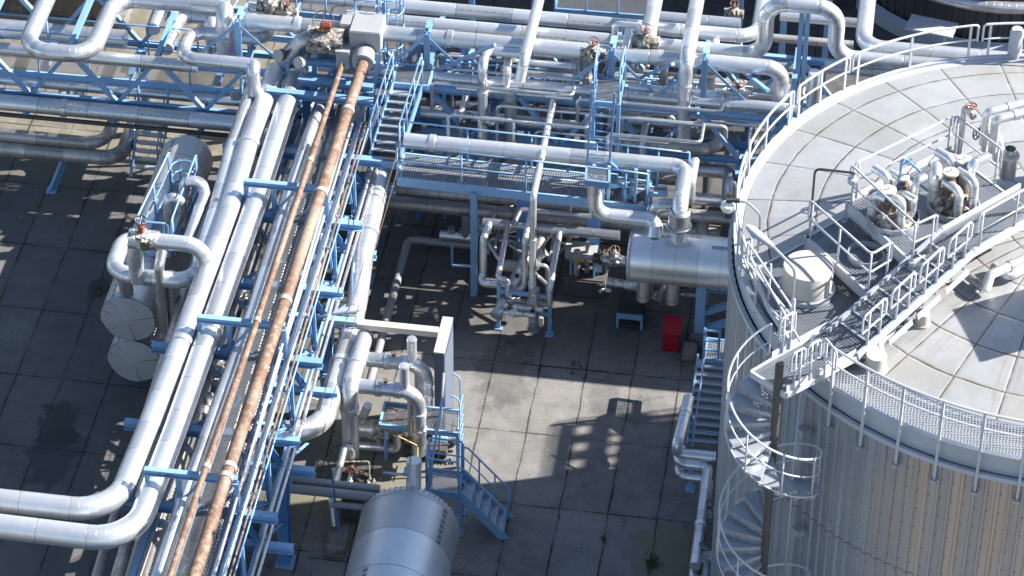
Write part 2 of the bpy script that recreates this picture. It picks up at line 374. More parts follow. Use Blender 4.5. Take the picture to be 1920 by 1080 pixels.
# generic builders ------------------------------------------------------------
PIPES = 'pipes running through the plant'
def pipe(label, r, mat, pts, name='insulated_pipe', cat='pipe', group=None, bend=None, flanges=(), valves=(), Ls=1.1, **kw):
    """one pipe as a thing; end caps, flanges and valves are its parts"""
    if not isinstance(pts[0], Vector) or not all(isinstance(q, Vector) for q in pts): pts = path(*pts)
    base = pts[0]
    if not flanges and not valves:
        b = MB(); b.tube(pts, r, bend, Ls=Ls, **kw); o = b.obj(name, mat, org=base); tag(o, label, cat, group); return o
    t = thing(name, label, cat, base, group)
    b = MB(); b.tube(pts, r, bend, Ls=Ls, **kw); b.obj('cladding', mat, t)
    for (i, f) in flanges:
        q = pts[i].lerp(pts[i+1], f); d = (pts[i+1]-pts[i]).normalized()
        w = .05+r*.12
        MB().cyl(q-d*w, q+d*w, r*1.10+.008).obj('joint_band', 'bright' if mat in ('alu', 'bright') else 'galv' if mat != 'rust' else 'paleband', t)
    for (i, f, m2) in valves:
        q = pts[i].lerp(pts[i+1], f); d = (pts[i+1]-pts[i]).normalized()
        valve(t, q, d, r, m2)
    return t
def wheel(b, c, ax, R, r=.016, n=4):
    ax = ax.normalized(); e1 = (AX if abs(ax.x) < .8 else AY); e1 = (e1-ax*e1.dot(ax)).normalized(); e2 = ax.cross(e1)
    b.tube([c+(e1*math.cos(2*pi*k/16)+e2*math.sin(2*pi*k/16))*R for k in range(16)], r, closed=True, seg=6)
    for k in range(n):
        a = 2*pi*k/n; b.cyl(c, c+(e1*math.cos(a)+e2*math.sin(a))*R, r*.8, 5)
    return b
def valve(t, q, d, r, m2='foil', up=None, wheelmat='redvalve', R=None):
    up = up or (AZ if abs(d.z) < .8 else -AY)
    b = MB(); b.tube([q-d*r*1.9, q-d*r*.9, q, q+d*r*.9, q+d*r*1.9], r*1.18, bend=.01)
    v = b.obj('valve', m2, t)
    b = MB(); b.cyl(q, q+up*r*2.3, r*.5); b.cyl(q+up*r*1.6, q+up*r*1.9, r*.75); b.obj('bonnet', m2, v)
    b = MB(); b.cyl(q+up*r*2.0, q+up*(r*3.0), .018, 6); wheel(b, q+up*r*2.9, up, R or max(.11, r*.9)); b.obj('handwheel', wheelmat, v)
    return v
def railing(root, pts, mat='white', h=1.05, sp=1.25, r=.024, kick=0.0, mids=1, close=False, pr=None, ends=True, posts=True):
    """handrail + midrail as one part, each post a sub-part"""
    pts = [V(p) for p in pts]; up = AZ
    b = MB()
    top = [p+up*h for p in pts]
    if ends: top = [pts[0]+up*h*.52]+top+[pts[-1]+up*h*.52]
    b.tube(top, r, bend=.09)
    rl = b.obj('railing', mat, root)
    for k in range(mids): MB().tube([p+up*h*(k+1)/(mids+1)*1.04 for p in pts], r*.85, bend=.06).obj('midrail', mat, rl)
    if kick:
        for p, q in zip(pts, pts[1:]): MB().bar(p+up*(kick/2+.01), q+up*(kick/2+.01), .012, kick).obj('kick_plate', mat, rl)
    if not posts: return rl
    for p, q in zip(pts, pts[1:]):
        L = (q-p).length; n = max(1, round(L/sp))
        for k in range(n+(1 if q is pts[-1] else 0)):
            w = p.lerp(q, k/n)
            if ends and (w-pts[0]).length < .05: w = w+(q-p).normalized()*.10
            if ends and (w-pts[-1]).length < .05: w = w-(q-p).normalized()*.10
            MB().tube([w-up*.12, w+up*h], pr or r*1.05).obj('post', mat, rl)
    return rl
def sheet(b, pts, th=.03):
    pts = [V(p) for p in pts]; lo = [p-AZ*th for p in pts]
    b.quad(*pts)
    b.quad(*lo[::-1])
    for i in range(len(pts)): j = (i+1) % len(pts); b.quad(pts[i], lo[i], lo[j], pts[j])
    return b
def deck(root, pts, mat='grate', edge='blue', eh=.16, ew=.05, name='grating_deck', drop=True):
    pts = [V(p) for p in pts]
    b = MB(); b.quad(*pts); b.obj(name, mat, root)
    b = MB()
    for p, q in zip(pts, pts[1:]+pts[:1]): b.bar(p-AZ*(eh/2-.02), q-AZ*(eh/2-.02), ew, eh)
    return b.obj('edge_beam', edge, root)
def stair(root, top, bot, w, side, mat='blue', n=None, rails=True, tread='grate', h=.95):
    """straight flight; top/bot = centre of the nosing line, side = horizontal unit vector across it"""
    n = n or max(3, round((top.z-bot.z)/.21)); d = (bot-top)
    for sgn in (-1, 1):
        o = side*sgn*w/2
        MB().bar(top+o, bot+o, .04, .22).obj('stringer', mat, root)
        if rails:
            b = MB(); b.tube([top+o+AZ*h*.5, top+o+AZ*h, bot+o+AZ*h, bot+o+AZ*h*.5], .022, bend=.08)
            rl = b.obj('railing', mat, root); MB().tube([top+o+AZ*h*.55, bot+o+AZ*h*.55], .016).obj('midrail', mat, rl)
            for k in (0.02, .35, .68, .98): p = top+o+d*k; MB().tube([p, p+AZ*h], .022).obj('post', mat, rl)
    hd = V((d.x, d.y, 0)).normalized()
    for k in range(1, n):
        c = top+d*(k/n); b = MB()
        q = [c+side*w/2-hd*.13, c-side*w/2-hd*.13, c-side*w/2+hd*.13, c+side*w/2+hd*.13]; sheet(b, q, .035); b.obj('tread', tread if tread != 'grate' else 'galv', root)
# ================================================================== ground
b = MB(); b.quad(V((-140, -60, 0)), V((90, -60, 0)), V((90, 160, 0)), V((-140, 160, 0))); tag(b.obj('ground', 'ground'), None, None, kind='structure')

# ================================================================== storage tank
TC = V((12.48, -10.05, 0)); TR, TH = 6.58, 10.9
def tp(th, r, z): a = math.radians(th); return V((TC.x+r*math.cos(a), TC.y+r*math.sin(a), z))
M['roof'] = nm('tank_roof_sheets', (.66, .66, .66), .25, .42); t = NT(M['roof']); pos = t.pos(); x, y, z = t.xyz(pos)
rx = t.m('SUBTRACT', x, TC.x); ry = t.m('SUBTRACT', y, TC.y)
rad = t.m('SQRT', t.m('ADD', t.m('MULTIPLY', rx, rx), t.m('MULTIPLY', ry, ry))); th = t.m('MULTIPLY', t.m('ARCTAN2', ry, rx), 180/pi)
wob = t.m('MULTIPLY', t.m('SUBTRACT', t.noise(pos, 2.0, 2), .5), .06)
rr = t.m('DIVIDE', t.m('ADD', t.m('SUBTRACT', rad, 5.85), wob), .95); tt = t.m('DIVIDE', t.m('ADD', th, 125.5+360), 12.0)
dr = t.m('MULTIPLY', t.m('SUBTRACT', .5, t.m('ABSOLUTE', t.m('SUBTRACT', t.m('FRACT', t.m('ADD', rr, 10)), .5))), .95)
dt = t.m('MULTIPLY', t.m('MULTIPLY', t.m('SUBTRACT', .5, t.m('ABSOLUTE', t.m('SUBTRACT', t.m('FRACT', tt), .5))), 12*pi/180), rad)
nz = t.noise(pos, 2.4, 4, .7)
jw = t.m('ADD', .008, t.m('MULTIPLY', t.ramp(nz, .35, .7), .016))
seam = t.m('MAXIMUM', t.m('LESS_THAN', dr, jw), t.m('LESS_THAN', dt, t.m('MULTIPLY', jw, .8)))
cc = t.n('CombineXYZ'); t.l(t.m('MULTIPLY', th, .42), cc.inputs[0]); t.l(t.m('MULTIPLY', rad, .35), cc.inputs[1])
st = t.noise(cc.outputs[0], 1.0, 5, .7)
cell = t.n('CombineXYZ'); t.l(t.m('FLOOR', rr), cell.inputs[0]); t.l(t.m('FLOOR', tt), cell.inputs[1])
wn_ = t.n('TexWhiteNoise', noise_dimensions='2D'); t.l(cell.outputs[0], wn_.inputs['Vector']); cv = wn_.outputs['Value']
c = t.mix(cv, (.32, .33, .345), (.395, .405, .42))
c = t.mix(t.m('MULTIPLY', t.ramp(t.noise(pos, .8, 4), .4, .68), .6), c, (.30, .285, .255))
fr_ = t.m('SUBTRACT', 1, t.m('FRACT', t.m('ADD', rr, 10)))
blt = t.ramp(t.noise(pos, 1.9, 6, .75), .50, .70); c = t.mix(t.m('MULTIPLY', blt, .35), c, (.25, .245, .235))
front = t.ramp(t.m('MULTIPLY', ry, -1), 0.0, 3.0)
sk = t.m('MULTIPLY', t.m('MULTIPLY', t.ramp(st, .56, .70), t.m('POWER', fr_, .8)), t.m('ADD', .32, t.m('MULTIPLY', front, .5)))
c = t.mix(sk, c, (.27, .19, .13)); c = t.mix(t.m('MULTIPLY', t.ramp(st, .74, .82), t.m('MULTIPLY', fr_, .55)), c, (.16, .08, .04))
near = t.m('SUBTRACT', 1, t.ramp(t.m('MINIMUM', dr, dt), 0, .14)); c = t.mix(t.m('MULTIPLY', near, t.m('MULTIPLY', t.ramp(nz, .4, .7), .35)), c, (.29, .25, .20))
c = t.mix(t.m('MULTIPLY', seam, .9), c, (.07, .055, .045))
t.l(c, t.b.inputs['Base Color']); t.bump(t.m('ADD', t.m('MULTIPLY', t.ramp(t.m('MINIMUM', dr, dt), 0.0, .05), .9), t.m('ADD', t.m('MULTIPLY', t.noise(pos, 1.3, 3), 2.2), t.m('MULTIPLY', cv, .6))), .32, .03)

M['wall'] = nm('corrugated_wall', (.42, .43, .45), .45, .38); t = NT(M['wall']); pos = t.pos(); x, y, z = t.xyz(pos)
th = t.m('MULTIPLY', t.m('ARCTAN2', t.m('SUBTRACT', y, TC.y), t.m('SUBTRACT', x, TC.x)), 180/pi)
wn_ = t.n('TexWhiteNoise', noise_dimensions='1D'); t.l(t.m('FLOOR', t.m('DIVIDE', th, 2.0)), wn_.inputs['W']); rv = wn_.outputs['Value']
cc = t.n('CombineXYZ'); t.l(t.m('MULTIPLY', th, .9), cc.inputs[0]); t.l(t.m('MULTIPLY', z, .28), cc.inputs[1]); st = t.noise(cc.outputs[0], 1.0, 5, .65)
c = t.mix(rv, (.30, .34, .40), (.44, .48, .53)); c = t.mix(t.m('MULTIPLY', t.ramp(st, .48, .74), .6), c, (.27, .245, .22))
c = t.mix(t.m('MULTIPLY', t.ramp(t.noise(pos, .5, 4), .5, .7), .5), c, (.38, .42, .45))
rivet = t.m('MULTIPLY', t.m('LESS_THAN', t.m('FRACT', t.m('MULTIPLY', z, 2.1)), .06), t.m('LESS_THAN', t.m('FRACT', t.m('DIVIDE', th, 2.0)), .1))
tan = t.m('MULTIPLY', t.ramp(t.m('ADD', th, t.m('MULTIPLY', t.noise(pos, .8, 4), 26)), -112, -98), t.ramp(t.m('ADD', z, t.m('MULTIPLY', t.noise(pos, .9, 5), 3)), 7.0, 9.5)); c = t.mix(t.m('MULTIPLY', tan, t.m('ADD', .35, t.m('MULTIPLY', rv, .5))), c, (.50, .41, .34))  # beige in the colour stands for sunlit ground reflected in the wall
lap = t.m('MAXIMUM', t.m('LESS_THAN', t.m('ABSOLUTE', t.m('SUBTRACT', z, 7.36)), .022), t.m('LESS_THAN', t.m('ABSOLUTE', t.m('SUBTRACT', z, 3.9)), .02)); c = t.mix(t.m('MULTIPLY', lap, .7), c, (.07, .065, .06))
cc2 = t.n('CombineXYZ'); t.l(t.m('MULTIPLY', th, 2.6), cc2.inputs[0]); t.l(t.m('MULTIPLY', z, .12), cc2.inputs[1]); s2 = t.noise(cc2.outputs[0], 1.0, 4, .7); c = t.mix(t.m('MULTIPLY', t.m('MULTIPLY', t.ramp(s2, .52, .66), t.ramp(z, 5.0, 10.4)), .6), c, (.16, .12, .09))
c = t.mix(rivet, c, (.05, .05, .05)); t.l(c, t.b.inputs['Base Color'])
t.l(t.m('ADD', .30, t.m('MULTIPLY', st, .25)), t.b.inputs['Roughness'])

tank = thing('storage_tank', 'huge round gray corrugated storage tank with pale stained dome roof', 'storage tank', TC)
NR = 180
def rib(k4):      # trapezoid profile, 4 points to a rib
    k, i = divmod(k4, 4); return (k+(0, .62, .70, .90)[i])/NR*360, (0.0, 0.0, .045, .045)[i]
for (z0, z1, off, nmx) in ((7.35, TH-.42, .0, 'wall'), (-.0, 7.37, .014, 'wall')):
    b = MB(); rows = []
    for zz in (z0, z1): rows.append([b.bm.verts.new(tp(rib(k)[0], TR-.06-off+rib(k)[1], zz)) for k in range(NR*4)])
    for k in range(NR*4): j = (k+1) % (NR*4); b.bm.faces.new((rows[0][k], rows[0][j], rows[1][j], rows[1][k]))
    b.obj(nmx, 'wall', tank)
def roofz(r): return TH+.55*(1-(r/6.35)**2)
b = MB(); b.lathe(TC, AZ, [(r*6.35/14, roofz(r*6.35/14)) for r in range(14, -1, -1)], 120); b.obj('roof', 'roof', tank)
b = MB(); b.lathe(TC, AZ, [(6.35, TH-.02), (6.42, TH+.03), (6.50, TH+.03), (6.50, TH-.40)], 120, smooth=False); b.obj('fascia_ring', 'lamp', tank)
for (r_, zz, m2) in ((6.60, TH-.42, 'lamp'), (6.50, TH+.04, 'lamp')):
    b = MB(); b.lathe(TC, AZ, [(r_-.05, zz-.05), (r_+.03, zz-.05), (r_+.03, zz+.05), (r_-.05, zz+.05), (r_-.05, zz-.05)], 120, smooth=False); b.obj('kerb_ring', m2, tank)
def onroof(px, py):
    z = TH+.6
    for _ in range(8): q = P(px, py, z); z = roofz((V((q.x, q.y, 0))-TC).length)
    return P(px, py, z)
for (px, py, rr_, hh) in ((1641, 692, .20, .34), (1729, 606, .135, .24)):     # capped stubs on the dome
    q = onroof(px, py); b = MB(); b.lathe(q-AZ*.25, AZ, [(rr_, 0), (rr_, hh+.25), (rr_*.97, hh+.28), (0, hh+.29)], 24); b.cyl(q-AZ*.02, q+AZ*.03, rr_*1.25); b.obj('capped_stub', 'drum', tank)
q = P(1903, 92, TH+.2); b = MB(); b.lathe(q-AZ*.3, AZ, [(.15, 0), (.15, .75), (.12, .83), (0, .86)], 20); b.obj('vent_stub', 'lamp', tank)

# rim walkway and its rails
rw = thing('rim_walkway', 'curved grating walkway with white rails round the near tank rim', 'walkway', tp(240, 6.2, TH))
def arc(a0, a1, r, z, n): return [tp(a0+(a1-a0)*k/n, r, z) for k in range(n+1)]
b = MB(); I, O = arc(226, 300, 5.72, TH+.20, 40), arc(226, 300, 6.56, TH+.20, 40)
for k in range(40): b.quad(I[k], O[k], O[k+1], I[k+1])
b.obj('grating_deck', 'grate', rw)
for r_ in (5.72, 6.58):
    b = MB(); b.tube(arc(226, 300, r_, TH+.17, 40), .05, seg=4, smooth=False, arc=2); b.obj('edge_beam', 'lamp', rw)
def rimrail(a0, a1, r, z, npost, low=.7, label=None):
    n = max(8, int(abs(a1-a0)/2)); b = MB(); A = arc(a0, a1, r, z, n)
    b.tube([A[0]+AZ*.5]+[p+AZ*0.92 for p in A]+[A[-1]+AZ*.5], .027, bend=.08); b.tube([p+AZ*.54 for p in A], .022)
    o = b.obj('railing', 'white', rw)
    for k in range(npost):
        a = a0+(a1-a0)*(k+.12)/(npost-.76) if npost > 1 else (a0+a1)/2
        q = tp(a, r+.01, z); b = MB(); b.bar(q-AZ*low, q+AZ*0.92, .05, .035, (q-TC).normalized()); b.obj('post', 'white', o)
        if low > .3: b = MB(); b.box(q-AZ*low, .12, .12, .06, math.radians(a)); b.obj('bracket', 'galv', o)
rimrail(229.5, 300, 6.62, TH+.2, 11, 1.05)
rr2 = rw
rw = thing('rim_guardrail', 'white curved guardrail along the far and left tank rim', 'railing', tp(140, 6.5, TH))
for (a0, a1, n) in ((216, 195, 3), (193.5, 171, 3), (169.5, 150, 3), (148.8, 134.5, 3), (133.6, 107, 3), (106, 80, 3)): rimrail(a0, a1, 6.50, TH, n, .12)

# decks on the roof ----------------------------------------------------------
ZD = TH+.48
UD = V((math.cos(math.radians(48)), math.sin(math.radians(48)), 0)); WD = V((UD.y, -UD.x, 0))     # along / across the walkway
dk = thing('roof_deck', 'dark grating deck around the cream drum on the tank roof', 'deck', P(1512, 560, ZD))
deck(dk, [P(x, y, ZD) for x, y in ((1413, 507), (1590, 412), (1760, 515), (1592, 596), (1488, 648), (1440, 573))], 'gratedeck', 'white', .12)
wkw = thing('roof_walkway', 'straight grating walkway with white kick plates leading across tank roof', 'walkway', P(1540, 650, ZD))
deck(wkw, [P(x, y, ZD) for x, y in ((1408, 697), (1447, 674), (1590, 597), (1668, 548), (1700, 612), (1607, 667), (1532, 707), (1474, 738))], 'gratedeck', 'white', .14)
b = MB(); 
for (a, c_) in (((1447, 672), (1588, 595)), ((1474, 737), (1532, 706)), ((1532, 706), (1604, 667))): b.bar(P(*a, ZD)+AZ*.08, P(*c_, ZD)+AZ*.08, .015, .16)
b.obj('kick_plate', 'white', wkw)
for (a, c_) in (((1459, 667), (1487, 652)), ((1480, 733), (1505, 720)), ((1510, 718), (1534, 705))): railing(wkw, [P(*a, ZD), P(*c_, ZD)], 'white', .92, .45)
railing(wkw, [P(1540, 702, ZD), P(1563, 730, ZD)], 'white', .92, 1)
# rising flight beside the domes
rs = thing('roof_ramp', 'rising grating ramp with white framed rail panels on tank roof', 'ramp', P(1612, 664, ZD))
s0, s1 = P(1608, 668, ZD), P(1825, 474, ZD+.92); e1_ = s1+UD*2.2
b = MB(); b.bar(s0, s1, .05, .20); b.bar(s1, e1_, .05, .20); b.obj('stringer', 'lamp', rs)
b = MB(); b.bar(s0-WD*.85, s1-WD*.85, .05, .2); b.bar(s1-WD*.85, e1_-WD*.85, .05, .2); b.obj('stringer', 'lamp', rs)
b = MB(); b.quad(s0, s1, s1-WD*.85, s0-WD*.85); b.obj('grating_ramp', 'gratedeck', rs)
for k in range(1, 9): c_ = s0.lerp(s1, k/9)+AZ*.012; MB().bar(c_, c_-WD*.85, .04, .02).obj('cleat', 'galv', rs)
b = MB(); b.quad(s1, e1_, e1_-WD*.85, s1-WD*.85); b.obj('grating_deck', 'gratedeck', rs)
for k in range(4):
    f0, f1 = .02+k*.245, .02+k*.245+.20; p0, p1 = s0.lerp(s1, f0), s0.lerp(s1, f1)
    b = MB(); b.tube([p0+AZ*.5, p0+AZ*0.92, p1+AZ*0.92, p1+AZ*.5], .026, bend=.09, closed=False); b.tube([p0+AZ*.5, p1+AZ*.5], .022); o = b.obj('railing', 'white', rs)
    for f in (.28, .80): q = p0.lerp(p1, f); MB().tube([q-AZ*.2, q+AZ*0.92], .027).obj('post', 'white', o)
    b = MB(); b.bar(p0-AZ*.32+WD*.05, p1-AZ*.32+WD*.05, .02, .16); b.obj('kick_plate', 'white', rs)
railing(rs, [s1+UD*.05, e1_], 'white', 0.92, .9)

d2 = thing('low_platform', 'lower raised grating platform with a round opening on tank roof', 'platform', P(1570, 500, ZD))
z2 = ZD+.36
q2 = [P(x, y, z2) for x, y in ((1513, 445), (1590, 403), (1700, 503), (1627, 548))]
deck(d2, q2, 'gratedeck', 'lamp', .26)
railing(d2, [q2[3].lerp(q2[2], .55), q2[3], q2[0]], 'white', .94, 1.3)
for k in (0, 1, 2, 3): b = MB(); b.bar(q2[k]-AZ*.9, q2[k]+AZ*.02, .09, .09); b.obj('leg', 'lamp', d2)
b = MB(); b.lathe(P(1623, 482, z2)-AZ*.3, AZ, [(.36, 0), (.36, .42), (.34, .42), (.34, 0)], 28); b.obj('opening_rim', 'galv', d2)
q = P(1608, 418, ZD); pr_ = MB(); pr_.lathe(q, AZ, [(.20, 0), (.20, .3), (.18, .3), (.18, 0)], 24); tag(pr_.obj('pipe_sleeve', 'lamp', org=q), 'short open gray pipe sleeve between the two roof platforms', 'sleeve')
d3 = thing('high_platform', 'upper grating platform around the two nozzle clusters on tank roof', 'platform', P(1700, 400, ZD))
z3 = ZD+.72
q3 = [P(x, y, z3) for x, y in ((1590, 380), (1783, 286), (1925, 392), (1709, 492))]
deck(d3, q3, 'gratedeck', 'lamp', .24)
railing(d3, [q3[3].lerp(q3[2], .19), q3[3], q3[0]], 'white', .94, 1.9)
railing(d3, [q3[0].lerp(q3[1], .04), q3[1]], 'white', .94, 1.8, kick=.16)
railing(d3, [q3[1], q3[1].lerp(q3[2], .62)], 'white', .94, 1.0)
for k in (0, 1, 3): b = MB(); b.bar(q3[k]-AZ*1.25, q3[k]+AZ*.02, .10, .10); b.obj('leg', 'lamp', d3)

def cluster(label, cx, cy, spec, spools):
    o = P(cx, cy, z3); t_ = thing('nozzle_cluster', label, 'nozzles', o, 'nozzle clusters on the tank roof')
    b = MB(); b.lathe(o-AZ*.1, AZ, [(.52, 0), (.52, .22), (.495, .22), (.495, 0)], 32); b.obj('kerb', 'galv', t_)
    b = MB(); b.lathe(o-AZ*.3, AZ, [(.47, 0), (.42, .35), (.30, .55), (0, .62)], 20); b.blob(o+AZ*.12, .36, .36, .25, .25, 3, cx); b.obj('insulation', 'wool', t_)
    for (x, y, hh, hx, hy, rr_) in spec:                       # standing pipe with a bent head
        q = o+V((x, y, 0)); d = V((hx, hy, 0))
        b = MB(); b.tube([q-AZ*.1, q+AZ*hh, q+AZ*hh+d], rr_, bend=rr_*1.6, Ls=.6, seg=14, arc=4); v = b.obj('vent_pipe', 'bright', t_)
        MB().cyl(q+AZ*hh*.55-AZ*.012, q+AZ*hh*.55+AZ*.012, rr_*1.06).obj('joint_band', 'galv', v)
    for (x, y, zz, rr_) in spools:
        q = o+V((x, y, 0)); b = MB(); b.lathe(q, AZ, [(rr_*.9, 0), (rr_, .12), (rr_*.6, .2), (rr_*.6, zz-.28), (rr_*.95, zz-.26), (rr_*.95, zz-.17), (rr_*.62, zz-.15), (rr_*.7, zz)], 18); v = b.obj('spool', 'rustpaint', t_)
        b = MB(); b.lathe(q+AZ*zz, AZ, [(rr_*1.05, 0), (rr_*1.05, .035), (0, .05)], 22); b.cyl(q+AZ*zz, q+AZ*(zz+.12), .012, 6); b.obj('blind_cover', 'drum', v)
cluster('nozzle cluster with the blue bent handle on the upper roof platform', 1674, 412, ((.15, -.28, .72, -.28, .10, .085), (.36, .08, .95, .18, .15, .08), (-.40, -.02, .62, .24, -.14, .10), (-.16, .30, .80, -.30, .26, .09), (.08, .02, .70, .32, -.22, .075), (.28, .32, .66, -.42, .34, .075)), ((-.14, -.12, .80, .15), (.12, .25, .86, .12)))
b = MB(); q = P(1683, 372, z3+.4); e = P(1726, 322, z3+.9); b.tube([q, q+AZ*1.05, e], .026, bend=.06); b.tube([q+AZ*.8, q.lerp(e, .5)+AZ*.65], .02); tag(b.obj('bent_handle', 'bluedark', org=q), 'dark blue bent tube handle rising out of the left nozzle cluster', 'handle')
cluster('nozzle cluster with two white discs at the right end of roof platform', 1787, 388, ((.08, -.34, .66, -.30, .26, .095), (.36, -.12, .78, -.35, .28, .095), (-.40, .04, .70, .0, .34, .12), (.26, .22, .95, .30, .26, .10), (-.08, .38, .85, -.34, .26, .10), (.16, .40, .80, -.34, .12, .12)), ((-.12, -.06, .88, .15), (.12, .42, .85, .16)))

q = P(1512, 544, ZD); dm = thing('cream_drum', 'cream rust stained drum standing on the tank roof deck', 'drum', q)
b = MB(); b.lathe(q, AZ, [(.49, .03), (.49, .60), (.475, .62), (0, .65)], 40); b.obj('shell', 'drum', dm)
b = MB(); b.lathe(q, AZ, [(.56, 0), (.56, .1), (.50, .11), (.50, .02)], 40); b.obj('base_ring', 'galv', dm)

# spiral stair ---------------------------------------------------------------
px0 = P(1462, 682, 12.0); SX0 = V((px0.x, px0.y, 0)); SR = .92
sp = thing('spiral_staircase', 'gray spiral staircase winding down the outside of the tank', 'staircase', SX0)
MB().cyl(SX0, SX0+AZ*12.0, .085).obj('centre_pole', 'pole', sp)
def hx(a, r, z): return SX0+V((r*math.cos(a), r*math.sin(a), z))
a_start = math.radians(100); NT_ = 54
for k in range(NT_):
    a0 = a_start+k*math.radians(22.5); z = ZD-.02-(k+1)*.205; a1 = a0+math.radians(25); am = (a0+a1)/2
    if z < .1: break
    b = MB(); sheet(b, [hx(a0, .08, z), hx(a0, SR, z), hx(am, SR*1.01, z), hx(a1, SR, z), hx(a1, .08, z)], .03)
    b.bar(hx(a1, .08, z-.05), hx(a1, SR, z-.05), .02, .09); b.obj('tread', 'galv', sp)
pt = [(a_start+math.radians(5)+k*math.radians(7.5), ZD-.2-k*.205/3) for k in range(int(NT_*3))]
pt = [p for p in pt if p[1] > .1]
for (hh, rr_, nmz) in ((1.0, .022, 'handrail'), (.55, .016, 'midrail'), (.02, .02, 'stringer')):
    b = MB(); b.tube([hx(a, SR+.02, z+hh) for a, z in pt], rr_); b.obj(nmz, 'white', sp)
for k in range(0, len(pt), 6):
    a, z = pt[k]; MB().tube([hx(a, SR+.02, z-.05), hx(a, SR+.02, z+1.0)], .02).obj('baluster', 'white', sp)
b = MB(); q = P(1530, 870, 8.5); b.tube([tp(226, TR+.35, 11), tp(226, TR+.35, 0)], .03); tag(b.obj('conduit', 'galv', org=tp(226, TR+.35, 0)), 'thin vertical conduit on tank wall right of spiral staircase', 'conduit')
for k, (px, py, z, lab) in enumerate(((1505, 990, 7.0, 'small gray box bracketed to tank wall beside the spiral stair'), (1522, 800, 9.6, 'small junction box on tank wall under the walkway end'))):
    a = math.atan2(P(px, py, z).y-TC.y, P(px, py, z).x-TC.x); q = tp(math.degrees(a), TR+.12, z)
    t_ = thing('junction_box', lab, 'box', q); b = MB(); b.bbox(q, .16, .22, .2, a); b.obj('body', 'graybox', t_); b = MB(); b.box(q+V((math.cos(a), math.sin(a), 0))*.09, .012, .18, .16, a); b.obj('lid', 'lamp', t_)

# lamps on the tank ---------------------------------------------------------
def lamp_head(t_, c_, d, L=.62, w=.2):
    d = d.normalized(); s_ = d.cross(AZ).normalized(); b = MB()
    secs = [(0, .045, .05), (.25, .075, .075), (.5, .10, .085), (.8, .10, .075), (1, .05, .04)]
    rings = [[b.bm.verts.new(c_+d*L*f+s_*ww*math.cos(2*pi*k/12)+AZ*hh*math.sin(2*pi*k/12)) for k in range(12)] for f, ww, hh in secs]
    for i in range(4):
        for k in range(12): j = (k+1) % 12; f = b.bm.faces.new((rings[i][k], rings[i][j], rings[i+1][j], rings[i+1][k])); f.smooth = True
    b.bm.faces.new(rings[0]); b.bm.faces.new(rings[-1][::-1]); b.obj('lamp_head', 'lamp', t_)
    b = MB(); b.lathe(c_+d*L*.68-AZ*.06, -AZ, [(.085, 0), (.075, .04), (0, .06)], 14); b.obj('lamp_glass', 'glass', t_)
q = P(1482, 615, ZD); l1 = thing('deck_lamp', 'gray street type lamp leaning over the cream drum', 'lamp', q)
tpq = slide(q, AZ, py=505); hd = P(1449, 462, tpq.z+.38); b = MB(); b.tube([q, tpq, hd], .03, bend=.22); b.obj('pole', 'galv', l1); lamp_head(l1, hd, P(1416, 436, hd.z+.18)-hd, .62)
q = P(1421, 470, ZD); l2 = thing('bowl_lamp', 'bowl lamp on curved bracket at the left tank rim', 'lamp', q)
h1 = slide(q, AZ, py=402); h2 = P(1400, 378, h1.z+.25); h3 = P(1362, 377, h1.z+.2); b = MB(); b.tube([q, h1, h2, h3], .024, bend=.2); b.obj('bracket', 'galv', l2)
b = MB(); b.bar(h2.lerp(h3, .35)+AZ*.02, h3+AZ*.02, .07, .07); b.obj('ballast', 'dark', l2); b = MB(); b.lathe(h3.lerp(h2, .1)-AZ*.02, -AZ, [(.05, 0), (.14, .06), (.15, .14), (.10, .22), (0, .25)], 18); b.obj('bowl', 'glass', l2)
q = P(1519, 425, ZD+.3); l3 = thing('arch_lamp', 'small can lamp hung from dark arched pipe above tank roof', 'lamp', q)
h1 = slide(q, AZ, py=316); h2 = P(1600, 324, h1.z); b = MB(); b.tube([q, h1, h2], .026, bend=.12); b.obj('arch_pipe', 'dark', l3)
b = MB(); b.lathe(h2-AZ*.02, -AZ, [(.05, 0), (.05, .08), (.10, .12), (.10, .22), (.0, .25)], 16); b.obj('lamp_head', 'lamp', l3)
# rails of the cage on the left rim
cg = thing('access_cage', 'white tube cage and diagonal rails at the left tank rim', 'cage', P(1425, 560, ZD))
for L_ in (((1403, 455, 1.0), (1400, 490, .55), (1482, 590, .5), (1482, 572, 1.0), (1405, 458, 1.0)), ((1420, 500, .9), (1500, 640, .3))):
    b = MB(); b.tube([P(x, y, ZD+z) for x, y, z in L_], .024, bend=.05); b.obj('handrail', 'white', cg)
for (x, y) in ((1404, 520), (1440, 570), (1484, 636)): q = P(x, y, ZD); MB().tube([q-AZ*.1, q+AZ*1.0], .025).obj('post', 'white', cg)

# pipework at the top of the dome -------------------------------------------
pipe('upper of two bright pipes elbowing down onto the tank roof', .095, 'bright', [(1935, 190, 12.9), ('p', 1851, 210), ('z', 12.1)], flanges=((0, .5),), bend=.12, Ls=.5)
pipe('lower of two bright pipes elbowing down onto the tank roof', .095, 'bright', [(1935, 208, 12.9), ('p', 1868, 224), ('z', 12.1)], flanges=((0, .45),), bend=.12, Ls=.5)
pipe('gray stack pipe with a hooked top behind the roof platform', .065, 'steel', [(1797, 300, 11.8), ('v', 200), ('p', 1822, 215)], bend=.1, valves=((1, .85, 'foil'),))
pipe('curved bright pipe dropping from the roof valve to a capped nozzle', .10, 'bright', [(1845, 240, 12.3), ('p', 1875, 258), ('v', 300)], flanges=((1, .8),), bend=.2, Ls=.5)
q = P(1888, 330, 11.6); t_ = thing('roof_nozzle', 'fat short nozzle with a flared collar at right roof edge', 'nozzle', q)
